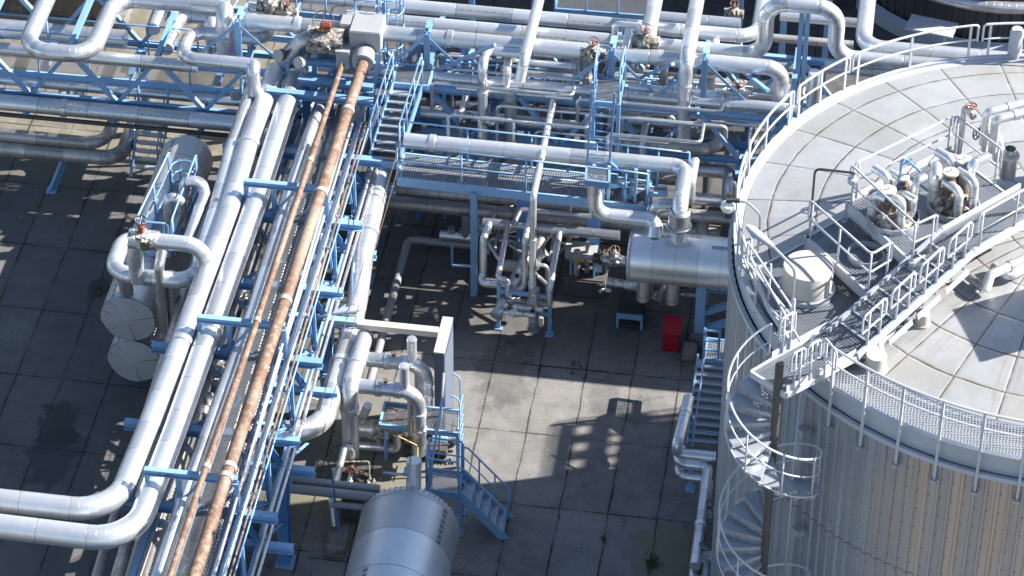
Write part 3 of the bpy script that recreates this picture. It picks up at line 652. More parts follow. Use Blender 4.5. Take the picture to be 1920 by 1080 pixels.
b = MB(); b.lathe(q, AZ, [(.17, 0), (.17, .5), (.11, .52), (.11, .7)], 24); b.obj('body', 'steel', t_); b = MB(); b.lathe(q+AZ*.5, AZ, [(.20, 0), (.20, .05), (.0, .06)], 24); b.obj('collar', 'drum', t_)
t_ = thing('roof_valve', 'dark multi arm valve assembly beside the two bright roof pipes', 'valve', P(1850, 245, 12.2)); q = P(1850, 245, 12.2)
b = MB(); b.tube([q-AZ*.5, q+AZ*.15], .07); b.blob(q, .14, .12, .12, .2, 2, 3); b.obj('body', 'steel', t_); b = MB(); wheel(b, q+V((.0, -.1, .1)), V((.2, -.6, .5)), .15, .018, 4); b.obj('handwheel', 'black', t_); b = MB(); wheel(b, q+V((-.2, .0, -.1)), V((.7, -.4, .2)), .12, .016, 4); b.obj('handwheel', 'dark', t_)
pipe('bright pipe lying on the dome right of the roof ramp', .10, 'bright', [(1935, 480, 11.7), ('p', 1857, 515), ('p', 1847, 545, 11.5)], bend=.13, Ls=.6, flanges=((0, .5),))
pipe('second bright pipe looping round on the dome right of ramp', .085, 'bright', [(1935, 497, 11.55), ('p', 1890, 520), ('p', 1862, 498)], bend=.13, Ls=.6)
pipe('stubby dull pipe tucked under the roof ramp', .09, 'steel', [(1846, 543, 11.5), ('p', 1812, 515)], bend=.1, Ls=.6)
b = MB(); q = P(1880, 185, 12.3)
# ================================================================== pipe rack running towards the viewer
ZB, ZL = 3.72, 2.9                                  # cross beam / lower chord heights
XR_, XL_ = P(605, 683, ZB).x, P(285, 650, ZB).x
XU = P(540, 675, ZB).x; XW = XU+.36                  # right upper chord, right lower chord
XUL = P(272, 1010, ZB).x-.02
FY = [P(x, y, ZB).y for x, y in ((515, 972), (562, 829), (605, 683), (645, 551), (683, 425), (720, 305), (757, 193))]
FY = [FY[0]-3.0*2, FY[0]-3.0]+FY
rk = thing('pipe_rack', 'long blue steel pipe rack carrying three big white pipes and two rusty ones', 'pipe rack', V((XU, FY[3], 0)))
for i, y in enumerate(FY):
    portal = i % 2 == 0
    xr = XR_+(.55 if i == 3 else .15 if i % 2 else 0)
    MB().ibeam(V((XL_, y, ZB)), V((XR_, y, ZB)), .19, .20).obj('cross_beam', 'blue', rk)
    MB().ibeam(V((XU-1.0, y-.05, ZL)), V((XR_+.32, y-.05, ZL)), .17, .19).obj('lower_beam', 'blue', rk)
    if portal:
        xa = P(360, 612, 4.85).x; xb = XU-.02; zt = 4.72; b = MB()
        b.ibeam(V((xa, y, zt)), V((xb, y, zt)), .13, .16); b.obj('portal_beam', 'blue', rk)
        for xx in (xa+.05, xa+.72, xb-.04): MB().ibeam(V((xx, y+.02, ZB+.12)), V((xx, y+.02, zt-.08)), .10, .12, AY).obj('portal_leg', 'blue', rk)
        MB().angle(V((xa+.74, y+.02, ZB+.2)), V((xa+1.25, y+.02, zt-.1)), .07, AY).obj('knee_brace', 'blue', rk)
        MB().angle(V((xb-.05, y+.1, zt-.1)), V((xb-.62, y+.1, ZB+.1)), .07, AY).obj('knee_brace', 'blue', rk)
    # post and gusset at the right side truss
    MB().ibeam(V((XU+.02, y-.02, ZB-.1)), V((XW, y-.02, ZL+.1)), .11, .11, AY).obj('strut', 'bluedark', rk)
y0, y1 = FY[0]-1, FY[-1]+.6
for (x, z, w) in ((XU, ZB+.02, .12), (XW, ZL-.02, .11), (XUL, ZB-.08, .13), (XUL+.15, ZL, .12)): MB().ibeam(V((x, y0, z)), V((x, y1, z)), w, .15).obj('chord', 'blue', rk)
for i in range(len(FY)-1):
    a, c_ = FY[i], FY[i+1]; mid = (a+c_)/2
    MB().ibeam(V((XU, c_-.08, ZB-.08)), V((XW, mid, ZL+.05)), .13, .13, AX).obj('diagonal', 'bluedark', rk)
    MB().angle(V((XU, a+.08, ZB-.08)), V((XW, mid, ZL+.05)), .10, AX).obj('diagonal', 'blue', rk)
    MB().angle(V((XUL, c_-.08, ZB-.1)), V((XUL+.15, mid, ZL)), .09, AX).obj('diagonal', 'blue', rk)
    MB().angle(V((XUL, a+.08, ZB-.1)), V((XUL+.15, mid, ZL)), .09, AX).obj('diagonal', 'blue', rk)
    if i % 2 == 0: MB().ibeam(V((XUL+.2, c_-.1, ZL+.1)), V((XU, a+.1, ZL+.1)), .12, .12).obj('plan_brace', 'bluedark', rk)
    else: MB().ibeam(V((XUL+.2, a+.1, ZL+.1)), V((XU, c_-.1, ZL+.1)), .11, .11).obj('plan_brace', 'blue', rk)
for i in (1, 3, 5, 7):
    y = FY[i]
    for x, mt in ((XW-.02, 'bluedark'), (XUL+.15, 'blue')):
        MB().ibeam(V((x, y-.05, 0)), V((x, y-.05, ZL-.05)), .26, .26, AY, .02).obj('column', mt, rk)
        b = MB(); b.box(V((x, y-.05, .03)), .42, .42, .05); b.obj('base_plate', 'blue', rk)
    for s_, xx in ((-1, XUL+.15), (1, XW-.02)):
        MB().ibeam(V((xx, y+.1, .9)), V((xx, y+1.35, ZL)), .11, .11, AX).obj('column_brace', 'blue', rk)
    MB().ibeam(V((XUL+.25, y, .8)), V((XW-.1, y, ZL-.1)), .12, .12, AY).obj('column_brace', 'blue', rk)
for k, (px0, py0, px1, py1) in enumerate(((745, 320, 600, 830), (752, 262, 598, 770), (706, 210, 390, 1095))):
    tag(MB().tube([P(px0, py0, 4.6), P(px1, py1, 3.9-.5*(k == 1))], .010).obj('guy_wire', 'rustpaint', org=P(px0, py0, 4.6)), ('thin brown wire stretched along the right white pipe to the rack foot', 'thin brown wire just left of the right white pipe', 'thin brown wire along the right edge of the mesh walkway')[k], 'wire')
XM = XU-.62
for i in range(len(FY)-1):
    a, c_ = FY[i], FY[i+1]; mid = (a+c_)/2
    for x0_, x1_, za, zb in ((XM, XU, ZB-.05, ZB-.05), (XU, XW, ZB-.1, ZL+.1)):
        MB().angle(V((x0_, a+.1, za)), V((x1_, mid, zb)), .065).obj('lacing', 'blue', rk); MB().angle(V((x1_, mid, zb)), V((x0_, c_-.1, za)), .065).obj('lacing', 'blue', rk)
    MB().angle(V((XUL+.1, a+.2, ZB-.15)), V((XUL+1.1, mid, ZB-.15)), .06).obj('lacing', 'blue', rk); MB().angle(V((XUL+1.1, mid, ZB-.15)), V((XUL+.1, c_-.2, ZB-.15)), .06).obj('lacing', 'blue', rk)
    MB().ibeam(V((XUL+.1, mid, ZL)), V((XW, mid, ZL)), .10, .12).obj('tie', 'blue', rk)
    MB().bar(V((XW+.02, mid, ZL)), V((XW+.02, mid, ZB+.55)), .05, .05).obj('rail_post', 'blue', rk)
    MB().angle(V((XW, a, ZL)), V((XW, c_, 1.2)), .08, AX).obj('side_brace', 'blue', rk)
MB().ibeam(V((XM, y0, ZB-.08)), V((XM, y1, ZB-.08)), .09, .11).obj('chord', 'blue', rk)
MB().tube([V((XW+.02, y0, ZB+.55)), V((XW+.02, y1, ZB+.55))], .022).obj('side_rail', 'blue', rk)
for k, (dx_, z_, r_, mt) in enumerate(((.10, 4.02, .035, 'alu'), (.22, 4.0, .028, 'rust'), (-.12, 3.98, .045, 'alu'), (.50, 3.3, .05, 'steel'), (.62, 3.25, .04, 'alu'), (-.45, 3.95, .035, 'steel'))):
    p0_, p1_ = V((XU+dx_, y0, z_)), V((XU+dx_, y1-.8, z_)); tag(MB().tube([p0_, p1_], r_, Ls=1.5).obj('small_bore_pipe', mt, org=p0_), 'slim small bore pipe running along the right side of the rack', 'pipe', 'slim pipes along the right side of the rack')
# the mesh walkway between the rusty pipes
mw = thing('mesh_walkway', 'dark expanded mesh walkway between the two rusty pipes', 'walkway', P(500, 700, 3.86))
w0a, w0b, w1a, w1b = P(600, 175, 3.86), P(660, 178, 3.86), P(318, 1100, 3.86), P(385, 1100, 3.86)
for k in range(12):
    f0, f1 = k/12, (k+1)/12
    b = MB(); b.quad(w0a.lerp(w1a, f0), w0b.lerp(w1b, f0), w0b.lerp(w1b, f1), w0a.lerp(w1a, f1)); b.obj('mesh_panel', 'mesh', mw)
for (a, c_) in ((w0a, w1a), (w0b, w1b)): MB().angle(a-AZ*.04, c_-AZ*.04, .07).obj('edge_angle', 'galv', mw)
for f in (.52, .545): MB().cyl((w0b.lerp(w1b, 0))+V((.10+f*.2, 0, .12+f*.5)), w1b+V((.10+f*.2, 0, .12+f*.5)), .03, 8).obj('handrail', 'white', mw)

def run(label, r, mat, pts, **kw): return pipe(label, r, mat, pts, **kw)
G3 = 'big white pipes along the blue rack'
run('leftmost big white pipe on the rack ending at the looped crossover', .19, 'bright', [(478, 158, 4.1), ('p', 438, 270), ('p', 404, 400), ('p', 381, 470)], group=G3, flanges=((0, .15),))
run('middle big white pipe on rack turning left at bottom of the picture', .255, 'bright', [(518, 132, 4.2), ('p', 466, 270), ('p', 429, 400), ('p', 384, 525), ('p', 341, 640), ('p', 279, 800), ('p', 213, 962), ('p', -40, 934)], group=G3, bend=.95, flanges=((1, .02), (4, .03)))
run('right big white pipe on rack turning left along bottom edge', .265, 'bright', [(560, 128, 4.2), ('p', 477, 390), ('p', 384, 648), ('p', 331, 800), ('p', 248, 1017), ('p', -40, 982)], group=G3, bend=.95, flanges=((0, .06), (1, .9)))
RG = 'rusty pipes along the rack'
run('thin rusty brown pipe on the left along the mesh walkway', .072, 'rust', [(641, 122, 5.02), ('p', 557, 375), ('p', 475, 622), ('p', 376, 905), ('p', 312, 1100)], name='rusty_pipe', group=RG, bend=.3, flanges=((0, .72), (1, .92), (2, .90)), Ls=4)
run('thick rusty brown pipe on right along the mesh walkway', .14, 'rust', [(683, 112, 5.1), ('p', 625, 290), ('p', 533, 568), ('p', 421, 902), ('p', 358, 1100)], name='rusty_pipe', group=RG, bend=.3, flanges=((0, .55), (1, .27), (1, .99), (2, .93), (2, .985)), Ls=4)
run('white insulated pipe with cable tray left of the thin rusty pipe', .165, 'alu', [(608, 180, 3.98), ('p', 568, 286), ('p', 538, 375), ('p', 475, 582), ('p', 425, 718), ('p', 357, 900), ('p', 290, 1100)], bend=.3, Ls=.5)
run('slim dull pipe low in the rack under the mesh walkway', .11, 'dull', [(520, 330, 3.3), ('p', 500, 395), ('p', 430, 600), ('p', 300, 960), ('p', 250, 1100)], bend=.3)
run('long gray pipe deep in the rack beside the right white pipe', .13, 'dull', [(600, 200, 3.2), ('p', 470, 600), ('p', 330, 1000), ('p', 300, 1100)], bend=.3)
run('white pipe low inside the rack just right of thick rusty pipe', .19, 'alu', [(655, 240, 3.05), ('p', 640, 330), ('p', 600, 450), ('p', 580, 560)], bend=.4, flanges=((1, .5),), Ls=.55)
ct = thing('cable_tray', 'narrow ladder type cable tray over the white pipe in rack', 'cable tray', P(480, 600, 4.22))
ta, tb, tc, td = P(589, 262, 4.22), P(600, 262, 4.22), P(312, 1090, 4.22), P(323, 1090, 4.22)
for (a, c_) in ((ta, tc), (tb, td)): MB().bar(a, c_, .02, .06).obj('side_rail', 'galv', ct)
b = MB()
for k in range(90): b.bar(ta.lerp(tc, k/90), tb.lerp(td, k/90), .03, .02)
b.obj('rungs', 'galv', ct)
for j in range(2):
    a, c_ = ta.lerp(tb, .3+.4*j)+AZ*.04, tc.lerp(td, .3+.4*j)+AZ*.04
    MB().tube([a, c_], .022).obj('cable', 'black' if j else 'blue', ct)
# pipe work right side of the rack
run('long white pipe bending under the rack and turning left at its foot', .25, 'bright', [(716, 322, 3.0), ('p', 681, 478), ('p', 669, 572, 2.3), ('p', 650, 650), ('p', 598, 815), ('x', 520)], bend=.75, flanges=((0, .75), (2, .4), (3, .2)))
run('second white pipe with round closed end dropping beside the rack', .20, 'bright', [(684, 630, 2.55), ('p', 654, 728), ('z', .45)], bend=.45, flanges=((0, .55), (1, .3)))
b = MB(); q = P(684, 631, 2.55); b.lathe(q, AY, [(.20, -.02), (.18, .10), (.10, .18), (0, .2)], 22); tag(b.obj('end_cap', 'bright', org=q), 'domed white end cap closing the second white pipe', 'end cap')
for k, (sx, sy, ex, ey, yb, lab) in enumerate(((676, 672, 797, 0, 800, 'upper white branch pipe bending down near the tall panel'), (658, 722, 784, 0, 868, 'lower white branch pipe bending down near the tall panel'))):
    pts = path((sx, sy, 2.4), ('x', ex), ('z', .95 if k == 0 else .5)); t_ = pipe(lab, .175, 'alu', pts, bend=.42, flanges=((0, .42), (0, .70), (1, .35), (1, .62)), group='white branch pipes with upright stubs')
    q = pts[0].lerp(pts[1], .80); b = MB(); b.tube([q, q+AZ*.72], .115); v = b.obj('upright_stub', 'bright', t_); b = MB(); b.lathe(q+AZ*.72, AZ, [(.125, 0), (.11, .05), (0, .07)], 16); b.obj('stub_cap', 'bright', v)
    q = pts[0].lerp(pts[1], .52)+AZ*.2; b = MB(); b.cyl(q-AZ*.05, q+AZ*.06, .03, 8); wheel(b, q+AZ*.05, V((.3, -.5, .8)), .06, .012, 3); b.obj('valve_handle', 'rustpaint', t_)
    MB().tube([pts[0].lerp(pts[1], .93)-AZ*.25, pts[0].lerp(pts[1], .93)-AZ*1.3], .15).obj('drop_leg', 'steel', t_)

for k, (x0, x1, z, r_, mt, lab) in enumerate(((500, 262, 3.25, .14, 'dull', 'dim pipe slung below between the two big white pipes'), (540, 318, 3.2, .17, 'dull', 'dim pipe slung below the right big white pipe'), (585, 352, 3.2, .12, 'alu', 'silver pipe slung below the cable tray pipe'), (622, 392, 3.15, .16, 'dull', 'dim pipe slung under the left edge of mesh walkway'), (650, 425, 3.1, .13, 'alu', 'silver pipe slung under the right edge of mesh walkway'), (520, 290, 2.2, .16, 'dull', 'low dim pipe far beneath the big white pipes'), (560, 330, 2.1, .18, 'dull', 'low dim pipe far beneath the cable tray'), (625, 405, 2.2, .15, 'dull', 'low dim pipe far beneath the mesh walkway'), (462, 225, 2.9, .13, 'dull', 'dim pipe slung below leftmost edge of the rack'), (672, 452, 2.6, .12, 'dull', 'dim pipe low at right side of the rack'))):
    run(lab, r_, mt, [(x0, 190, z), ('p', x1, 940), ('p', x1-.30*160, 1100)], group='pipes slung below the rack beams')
random.seed(11)
for k, (px, py, z) in enumerate(((487, 545, 3.3), (468, 470, 3.3), (410, 700, 3.2), (388, 760, 3.2), (455, 560, 3.2))):
    q = P(px, py, z); t_ = thing('wrapped_valve', ('foil wrapped valve glinting low between rack pipes near the second portal', 'foil wrapped lump just below the second portal from the top', 'pale wrapped valve low in the rack near its middle', 'pale wrapped valve low in rack below its middle', 'foil wrapped lump low beside right big white pipe')[k], 'valve', q)
    b = MB(); b.blob(q, .17, .2, .17, .25, 2, k); b.tube([q-AY*.35, q+AY*.35], .1); b.obj('body', 'foil', t_); b = MB(); b.cyl(q, q+V((.22, 0, .12)), .05, 8); b.obj('bonnet', 'steel', t_)
# manifold at the foot of the branches
run('fat dull manifold pipe lying across under the white branches', .20, 'dull', [(668, 803, .62), ('x', 795)], flanges=((0, .25), (0, .6), (0, .95)), valves=((0, .5, 'wool'), (0, .75, 'wool')), Ls=.5)
run('thin pale pipe with upturned end in front of the manifold', .10, 'alu', [(662, 835, .25), ('x', 746), ('z', .75)], bend=.2, Ls=.6)
run('short upright pipe linking manifold and thin pale pipe', .085, 'alu', [(712, 836, .25), ('z', .7)])
run('upright pale pipe under the rack beside the second white pipe', .11, 'alu', [(690, 760, 1.4), ('p', 672, 800, .6)])
run('gray inverted U pipe standing left of the bypass valves', .085, 'alu', [(628, 985, .3), ('p', 622, 935, .9), ('p', 646, 838, 1.0), ('p', 660, 840, 1.0), ('z', .2), ('p', 650, 920, .15)], bend=.18, Ls=.7, valves=((3, .6, 'dark'),))
run('pale ground pipe from the bypass valves to the vessel', .10, 'alu', [(640, 921, .3), ('x', 720)], Ls=.8)
for k, (px, py, lab, r_) in enumerate(((480, 893, 'rear of three gray painted pipes running to the vessel', .105), (490, 910, 'middle of three gray painted pipes running to the vessel', .115), (620, 945, 'short front gray pipe running to the near vessel', .085))):
    run(lab, r_, 'graypipe', [(px, py, 1.0-.2*(k == 2)), ('x', 712+k*8)], name='gray_pipe', group='gray pipes running to the vessel')
q = P(678, 905); t_ = thing('bypass_pump', 'small dark valve lump on the mossy ground behind the gray pipes', 'pump', q)
b = MB(); b.blob(q+AZ*.18, .22, .16, .17, .3, 2, 5); b.obj('body', 'dark', t_); b = MB(); b.tube([q+V((.2, -.05, .05)), q+V((.2, -.05, .75)), q+V((-.5, -.1, .68))], .02, bend=.05); b.blob(q+V((.22, -.1, .12)), .12, .1, .14, .3, 2, 9); b.obj('drain_line', 'wool', t_)
b = MB()
for i in range(160):
    a = random.random(); q = P(770+a*70+random.uniform(-8, 8), 858+a*10+random.uniform(-5, 6)); h = random.uniform(.02, .09)
    b.quad(q+V((-.02, 0, 0)), q+V((.02, .01, 0)), q+V((.03, .02, h)), q+V((-.01, .03, h)))
for (cx, cy, sp_, n_) in ((1222, 1058, 6, 60), (1130, 1015, 3, 16), (1080, 690, 10, 14), (185, 550, 3, 20), (640, 870, 20, 40)):
    for i in range(n_):
        q = P(cx+random.gauss(0, sp_), cy+random.gauss(0, sp_*1.3)); h = random.uniform(.02, .11); a = random.uniform(0, 6.28)
        b.quad(q, q+V((.03*math.cos(a), .03*math.sin(a), 0)), q+V((.05*math.cos(a)+.02, .03*math.sin(a), h)), q+V((.01, .02, h)))
tag(b.obj('weeds', 'moss'), 'low green weeds growing in the slab joints', 'weeds', kind='stuff')
# tall flat panel and its arm
q = P(825, 832); tpn = thing('air_duct', 'tall flat gray duct panel standing on end with louvred side', 'duct', q); yl = 1.28; hh = slide(q, AZ, py=662).z
b = MB(); b.bbox(q+V((0, yl/2, hh/2+.05)), .24, yl, hh-.1, 0, .012); b.obj('body', 'graybox', tpn)
b = MB(); b.box(q+V((0, yl/2, hh+.004)), .25, yl+.01, .03); b.obj('top_plate', 'cream', tpn)
b = MB()
for k in range(34): b.bar(q+V((.125, .06, .15+k*(hh-.3)/34)), q+V((.125, yl-.06, .15+k*(hh-.3)/34)), .015, .03, V((.6, 0, 1)))
b.obj('louvres', 'slate', tpn)
b = MB(); b.box(q+V((.122, yl/2, hh/2+.05)), .008, yl-.06, hh-.25); b.obj('louvre_back', 'slate', tpn)
b = MB(); b.box(q+V((0, -.004, hh/2+.02)), .235, .01, hh-.1); b.obj('end_panel', 'slate', tpn)
a = P(664, 607, hh-.02); b = MB(); b.bar(slide(a, AX, px=570), slide(a, AX, px=822), .20, .16); o = b.obj('duct_arm', 'cream', org=a); tag(o, 'long cream box channel reaching from the rack to the tall duct', 'duct')
q = P(700, 590, 3.3); l4 = thing('rack_lamp', 'pale blue lamp head on a thin arm at the right of the rack', 'lamp', P(600, 594, 3.9)); a = P(598, 594, 3.9); e = P(625, 588, 3.95)
b = MB(); b.tube([a, e], .02); b.obj('arm', 'galv', l4); lamp_head(l4, e, P(665, 580, 4.0)-e, .7)
# small platform, ladder rails by the duct
sm = thing('valve_platform', 'small mesh platform between the branch pipes and tall duct', 'platform', P(790, 790, 1.0))
deck(sm, [P(x, y, 1.25) for x, y in ((722, 754), (862, 770), (860, 812), (712, 796))], 'mesh', 'blue', .14)
for x, y in ((722, 790), (858, 806)): q = P(x, y, 1.2); MB().bar(V((q.x, q.y, 0)), q, .07, .07).obj('leg', 'blue', sm)
for (x, y, yt) in ((846, 700, 690), (845, 742, 724)):
    q = P(x, y, 2.2); b = MB(); b.tube([q, q+V((.22, -.02, .0)), V((q.x+.24, q.y-.25, .35))], .024, bend=.2); b.obj('hooped_rail', 'blue', sm)
for k in range(6): a = V((q.x+.24, q.y-.25, .5+k*.3)); MB().cyl(a, a+V((0, .55, 0)), .014, 6).obj('rung', 'blue', sm)
b = MB(); q = P(722, 835, 0); b.tube([P(832, 700, 2.5), P(822, 860, 0)], .03); b.obj('prop', 'galv', sm)
t_ = thing('ground_pump', 'small bright blue motor on the ground behind the vessel steps', 'pump', P(824, 826, .2)); q = P(824, 826, .2)
b = MB(); b.cyl(q-AX*.16, q+AX*.18, .13, 18); b.obj('motor', 'blue', t_); b = MB(); b.box(q+V((.05, 0, -.16)), .6, .3, .08); b.obj('plinth', 'conc', t_); b = MB(); b.cyl(q+AX*.18, q+AX*.30, .05); b.blob(q+AX*.35, .1, .1, .1, .2, 2, 4); b.obj('pump_head', 'dark', t_)
b = MB(); q = P(800, 846, .0); b.bbox(q+AZ*.12, 1.0, .4, .24); tag(b.obj('concrete_plinth', 'darkconc', org=q), 'long low dark plinth under the tall duct', 'plinth')
b = MB(); b.tube([P(575, 742, 2.6), P(640, 766, 2.1), P(700, 795, 1.6), P(783, 836, 1.0), P(783, 868, .9)], .018, bend=.05); tag(b.obj('hose', 'yellow', org=P(575, 742, 2.6)), 'thin yellow hose stretched from the rack to the vessel valve', 'hose')
b = MB(); b.tube([P(622, 880, 1.9), P(628, 940, .9), P(640, 1015, .0)], .025); tag(b.obj('standpipe', 'bluedark', org=P(640, 1015, 0)), 'thin dark blue standpipe in front of the gray pipes', 'pipe')

# big near vessel
vc = P(768, 990, 1.42); ves = thing('pressure_vessel', 'big gray horizontal pressure vessel cut by the bottom edge', 'vessel', V((vc.x, vc.y, 0)))
b = MB(); b.lathe(vc, -AY, [(1.12, 0), (1.12, 1.2), (1.122, 1.2), (1.122, 2.3), (1.12, 2.3), (1.12, 5.5)], 56)
for f in b.bm.faces:
    for l in f.loops: l[b.uv].uv = (l[b.uv].uv.x/1.15, l[b.uv].uv.y)
b.obj('shell', 'tanksteel', ves)
b = MB(); b.lathe(vc, AY, [(1.125, -.02), (1.10, .14), (1.0, .28), (.8, .39), (.5, .47), (0, .5)], 56); b.obj('domed_head', 'tanksteel', ves)
b = MB(); b.lathe(vc, AY, [(1.12, -.05), (1.14, -.04), (1.14, .03), (1.12, .05)], 56); b.obj('head_band', 'galv', ves)
for k in range(22):
    a = math.radians(20+k*140/21); q = vc+V((math.cos(a)*1.135, .09, math.sin(a)*1.135)); b = MB(); b.box(q, .012, .12, .012); b.obj('band_clip', 'dark', ves)
for dy in (1.2, 4.2): b = MB(); b.box(vc+V((0, -dy, -1.05)), 1.7, .3, .8); b.obj('saddle', 'conc', ves)
q = vc+V((.05, .30, .9)); b = MB(); b.tube([q, q+V((0, .1, .8))], .17); b.obj('top_nozzle', 'tanksteel', ves)
q = P(770, 890, 2.75); t_ = thing('vessel_valve', 'bright blue valve with long lever on top of near vessel', 'valve', q)
b = MB(); b.bbox(q, .16, .16, .42, 0, .03); b.cyl(q-V((.14, 0, -.1)), q+V((.14, 0, .1)), .09); b.obj('body', 'blue', t_); b = MB(); b.tube([q+V((-.1, 0, -.02)), q+V((-.62, 0, -.03))], .035); b.obj('lever', 'galv', t_); b = MB(); b.tube([q+AZ*.2, q+AZ*.55], .02); b.obj('stem', 'yellow', t_)
b = MB(); q = P(664, 965, .0); b.bbox(q+AZ*.35, .5, .45, .7, .05); tag(b.obj('concrete_block', 'darkconc', org=q), 'square dark block beside the left of near vessel', 'block')
b = MB(); q = P(633, 1020, .0); b.bbox(q+AZ*.1, .45, .9, .2, .05); tag(b.obj('footing', 'conc', org=q), 'low worn concrete footing left of the vessel', 'footing')

# vessel access steps
st_ = thing('access_steps', 'small blue access steps with railings beside the near vessel', 'steps', P(850, 985))
za = 1.25; A0, A1, A2, A3 = P(806, 878, za), P(866, 886, za), P(860, 925, za), P(800, 917, za)
deck(st_, [A0, A1, A2, A3], 'grate', 'blue', .2)
railing(st_, [A3, A0, A1], 'blue', .95, 1.0, ends=False); railing(st_, [A3, A2], 'blue', .95, .8, ends=False)
for w in (A0, A1, A2, A3): MB().bar(V((w.x, w.y, 0)), w, .10, .10).obj('leg', 'blue', st_); b = MB(); b.box(V((w.x, w.y, .02)), .22, .22, .04); b.obj('foot_plate', 'blue', st_)
mid = (A1+A2)/2; bt = mid+V((1.1, -.05, -za)); stair(st_, mid, bt, (A1-A2).length, AY, 'blue', 6, True, 'grate', .92)
MB().tube([P(800, 925, 1.3), P(830, 745, 3.2)], .035).obj('prop', 'blue', st_)

# ================================================================== exchangers on the left
ex = thing('heat_exchanger', 'pair of stacked gray horizontal cylinders with segmented end covers', 'heat exchanger', V((P(240, 598, 2.45).x, P(240, 598, 2.45).y, 0)), None)
for (px, py, z, r_, L_) in ((240, 598, 2.45, .655, 6.3), (251, 676, 1.05, .635, 5.2)):
    c_ = P(px, py, z); b = MB(); b.lathe(c_, AY, [(r_, 0), (r_, 1.4), (r_*1.004, 1.4), (r_*1.004, L_)], 48)
    for f in b.bm.faces:
        for l in f.loops: l[b.uv].uv = (l[b.uv].uv.x/1.4, l[b.uv].uv.y)
    s_ = b.obj('shell', 'tanksteel', ex)
    b = MB(); n = 12
    for k in range(n):
        a0, a1 = 2*pi*k/n+.2, 2*pi*(k+1)/n+.2
        arc_ = [V((c_.x+r_*math.cos(a0+(a1-a0)*j/4), c_.y, c_.z+r_*math.sin(a0+(a1-a0)*j/4))) for j in range(5)]
        tw = V((0, -.085 if k % 2 else -.07, 0)); cc_ = c_+V((0, -.08, 0))
        for j in range(4): b.bm.faces.new([b.bm.verts.new(p) for p in (arc_[j]+V((0, -.012*(k % 3), 0)), arc_[j+1]+V((0, -.012*(k % 3), 0)), cc_)])
    for f in b.bm.faces:
        for l in f.loops: l[b.uv].uv = (.5, .1)
    b.obj('end_cover', 'cover', s_)
    b = MB(); b.lathe(c_, AY, [(r_+.012, -.012), (r_+.012, .03), (r_, .035)], 48); b.obj('cover_rim', 'galv', s_)
    b = MB(); b.lathe(c_+AY*L_, AY, [(r_, 0), (r_*.92, .14), (r_*.6, .25), (0, .3)], 40); b.obj('domed_head', 'tanksteel', s_)
for dy in (1.0, 4.2): c_ = P(251, 676, 1.05); b = MB(); b.box(c_+V((0, dy, -.72)), .9, .25, .7); b.obj('saddle', 'conc', ex)
c_ = P(240, 598, 2.45); b = MB(); b.tube([P(238, 553, 3.05), slide(P(238, 553, 3.05), AZ, py=515)], .17, seg=18); b.obj('top_nozzle', 'steel', ex)
zl = slide(P(238, 553, 3.05), AZ, py=516).z
run('flat looped white pipe lying across the top of exchanger', .20, 'bright', [P(378, 478, zl+.2), P(374, 530, zl), ('x', 207), ('y', 446), ('x', 262)], bend=.5, Ls=.7)
zt_ = zl+1.25
pts = [P(258, 526, zl), V((P(258, 526, zl).x, P(258, 526, zl).y, zt_)), None, None]; pts[2] = slide(pts[1], AX, px=382); pts[3] = V((pts[2].x, pts[2].y, 4.35))
run('white crossover pipe with red valve bending down onto middle pipe', .185, 'bright', pts, bend=.42, Ls=.6)
q = pts[1].lerp(pts[2], .12); t_ = thing('crossover_valve', 'foil wrapped valve with black handwheel and red bonnet on the crossover', 'valve', q)
b = MB(); b.tube([q-AX*.3, q, q+AX*.38], .24, bend=.01); b.blob(q+AX*.05, .33, .26, .22, .12, 3, 8); b.obj('body', 'foil', t_); b = MB(); b.cyl(q+AZ*.15, q+AZ*.42, .08); b.obj('bonnet', 'redvalve', t_); b = MB(); b.cyl(q+AZ*.4, q+AZ*.56, .02, 6); wheel(b, q+AZ*.56, V((.1, -.3, 1)), .13, .02, 4); b.obj('handwheel', 'black', t_)
run('steel riser with a kinked top right of the exchanger end', .12, 'steel', [(305, 470, zl+.7), ('p', 298, 500, zl+.45), ('z', 1.2), ('d', .1, -.1, -.5)], bend=.18, flanges=((1, .35), (1, .7)), Ls=.6)
run('fat dull riser in shade behind kinked riser', .18, 'steel', [(318, 515, zl), ('z', .6)], Ls=.7)
# pipes and cage on top of the exchanger
run('white pipe rising from exchanger top with a hooked end', .13, 'alu', [(318, 420, 3.2), ('z', 4.0), ('p', 338, 372, 4.0), ('z', 3.2)], bend=.25, Ls=.5)
run('long white pipe on exchanger with rounded hook at the far end', .145, 'alu', [(352, 455, 3.9), ('p', 384, 365, 4.1), ('p', 378, 342, 4.1), ('x', 345), ('z', 3.4)], bend=.26, Ls=.45)
run('thinner white pipe hooked beside the rounded hook on exchanger', .10, 'alu', [(366, 455, 3.7), ('p', 396, 372, 3.9), ('p', 372, 342, 4.3), ('x', 350)], bend=.22, Ls=.45)
run('dull white pipe lying along exchanger platform', .12, 'dull', [(318, 445, 3.6), ('p', 352, 372, 3.5)], Ls=.5)
cgp = thing('exchanger_platform', 'narrow blue grating platform with hooped ladder cage on top of exchanger', 'platform', P(310, 400, 3.15))
zc = 3.2; Q = [P(x, y, zc) for x, y in ((262, 470), (322, 345), (372, 350), (318, 475))]
deck(cgp, Q, 'grate', 'blue', .14); railing(cgp, [Q[0], Q[1]], 'blue', 1.0, 1.1); railing(cgp, [Q[3]+V((.1, 0, 0)), Q[2]], 'blue', 1.0, 1.1); railing(cgp, [Q[0], Q[3]], 'blue', .9, .6)
q = P(345, 345, zc); 
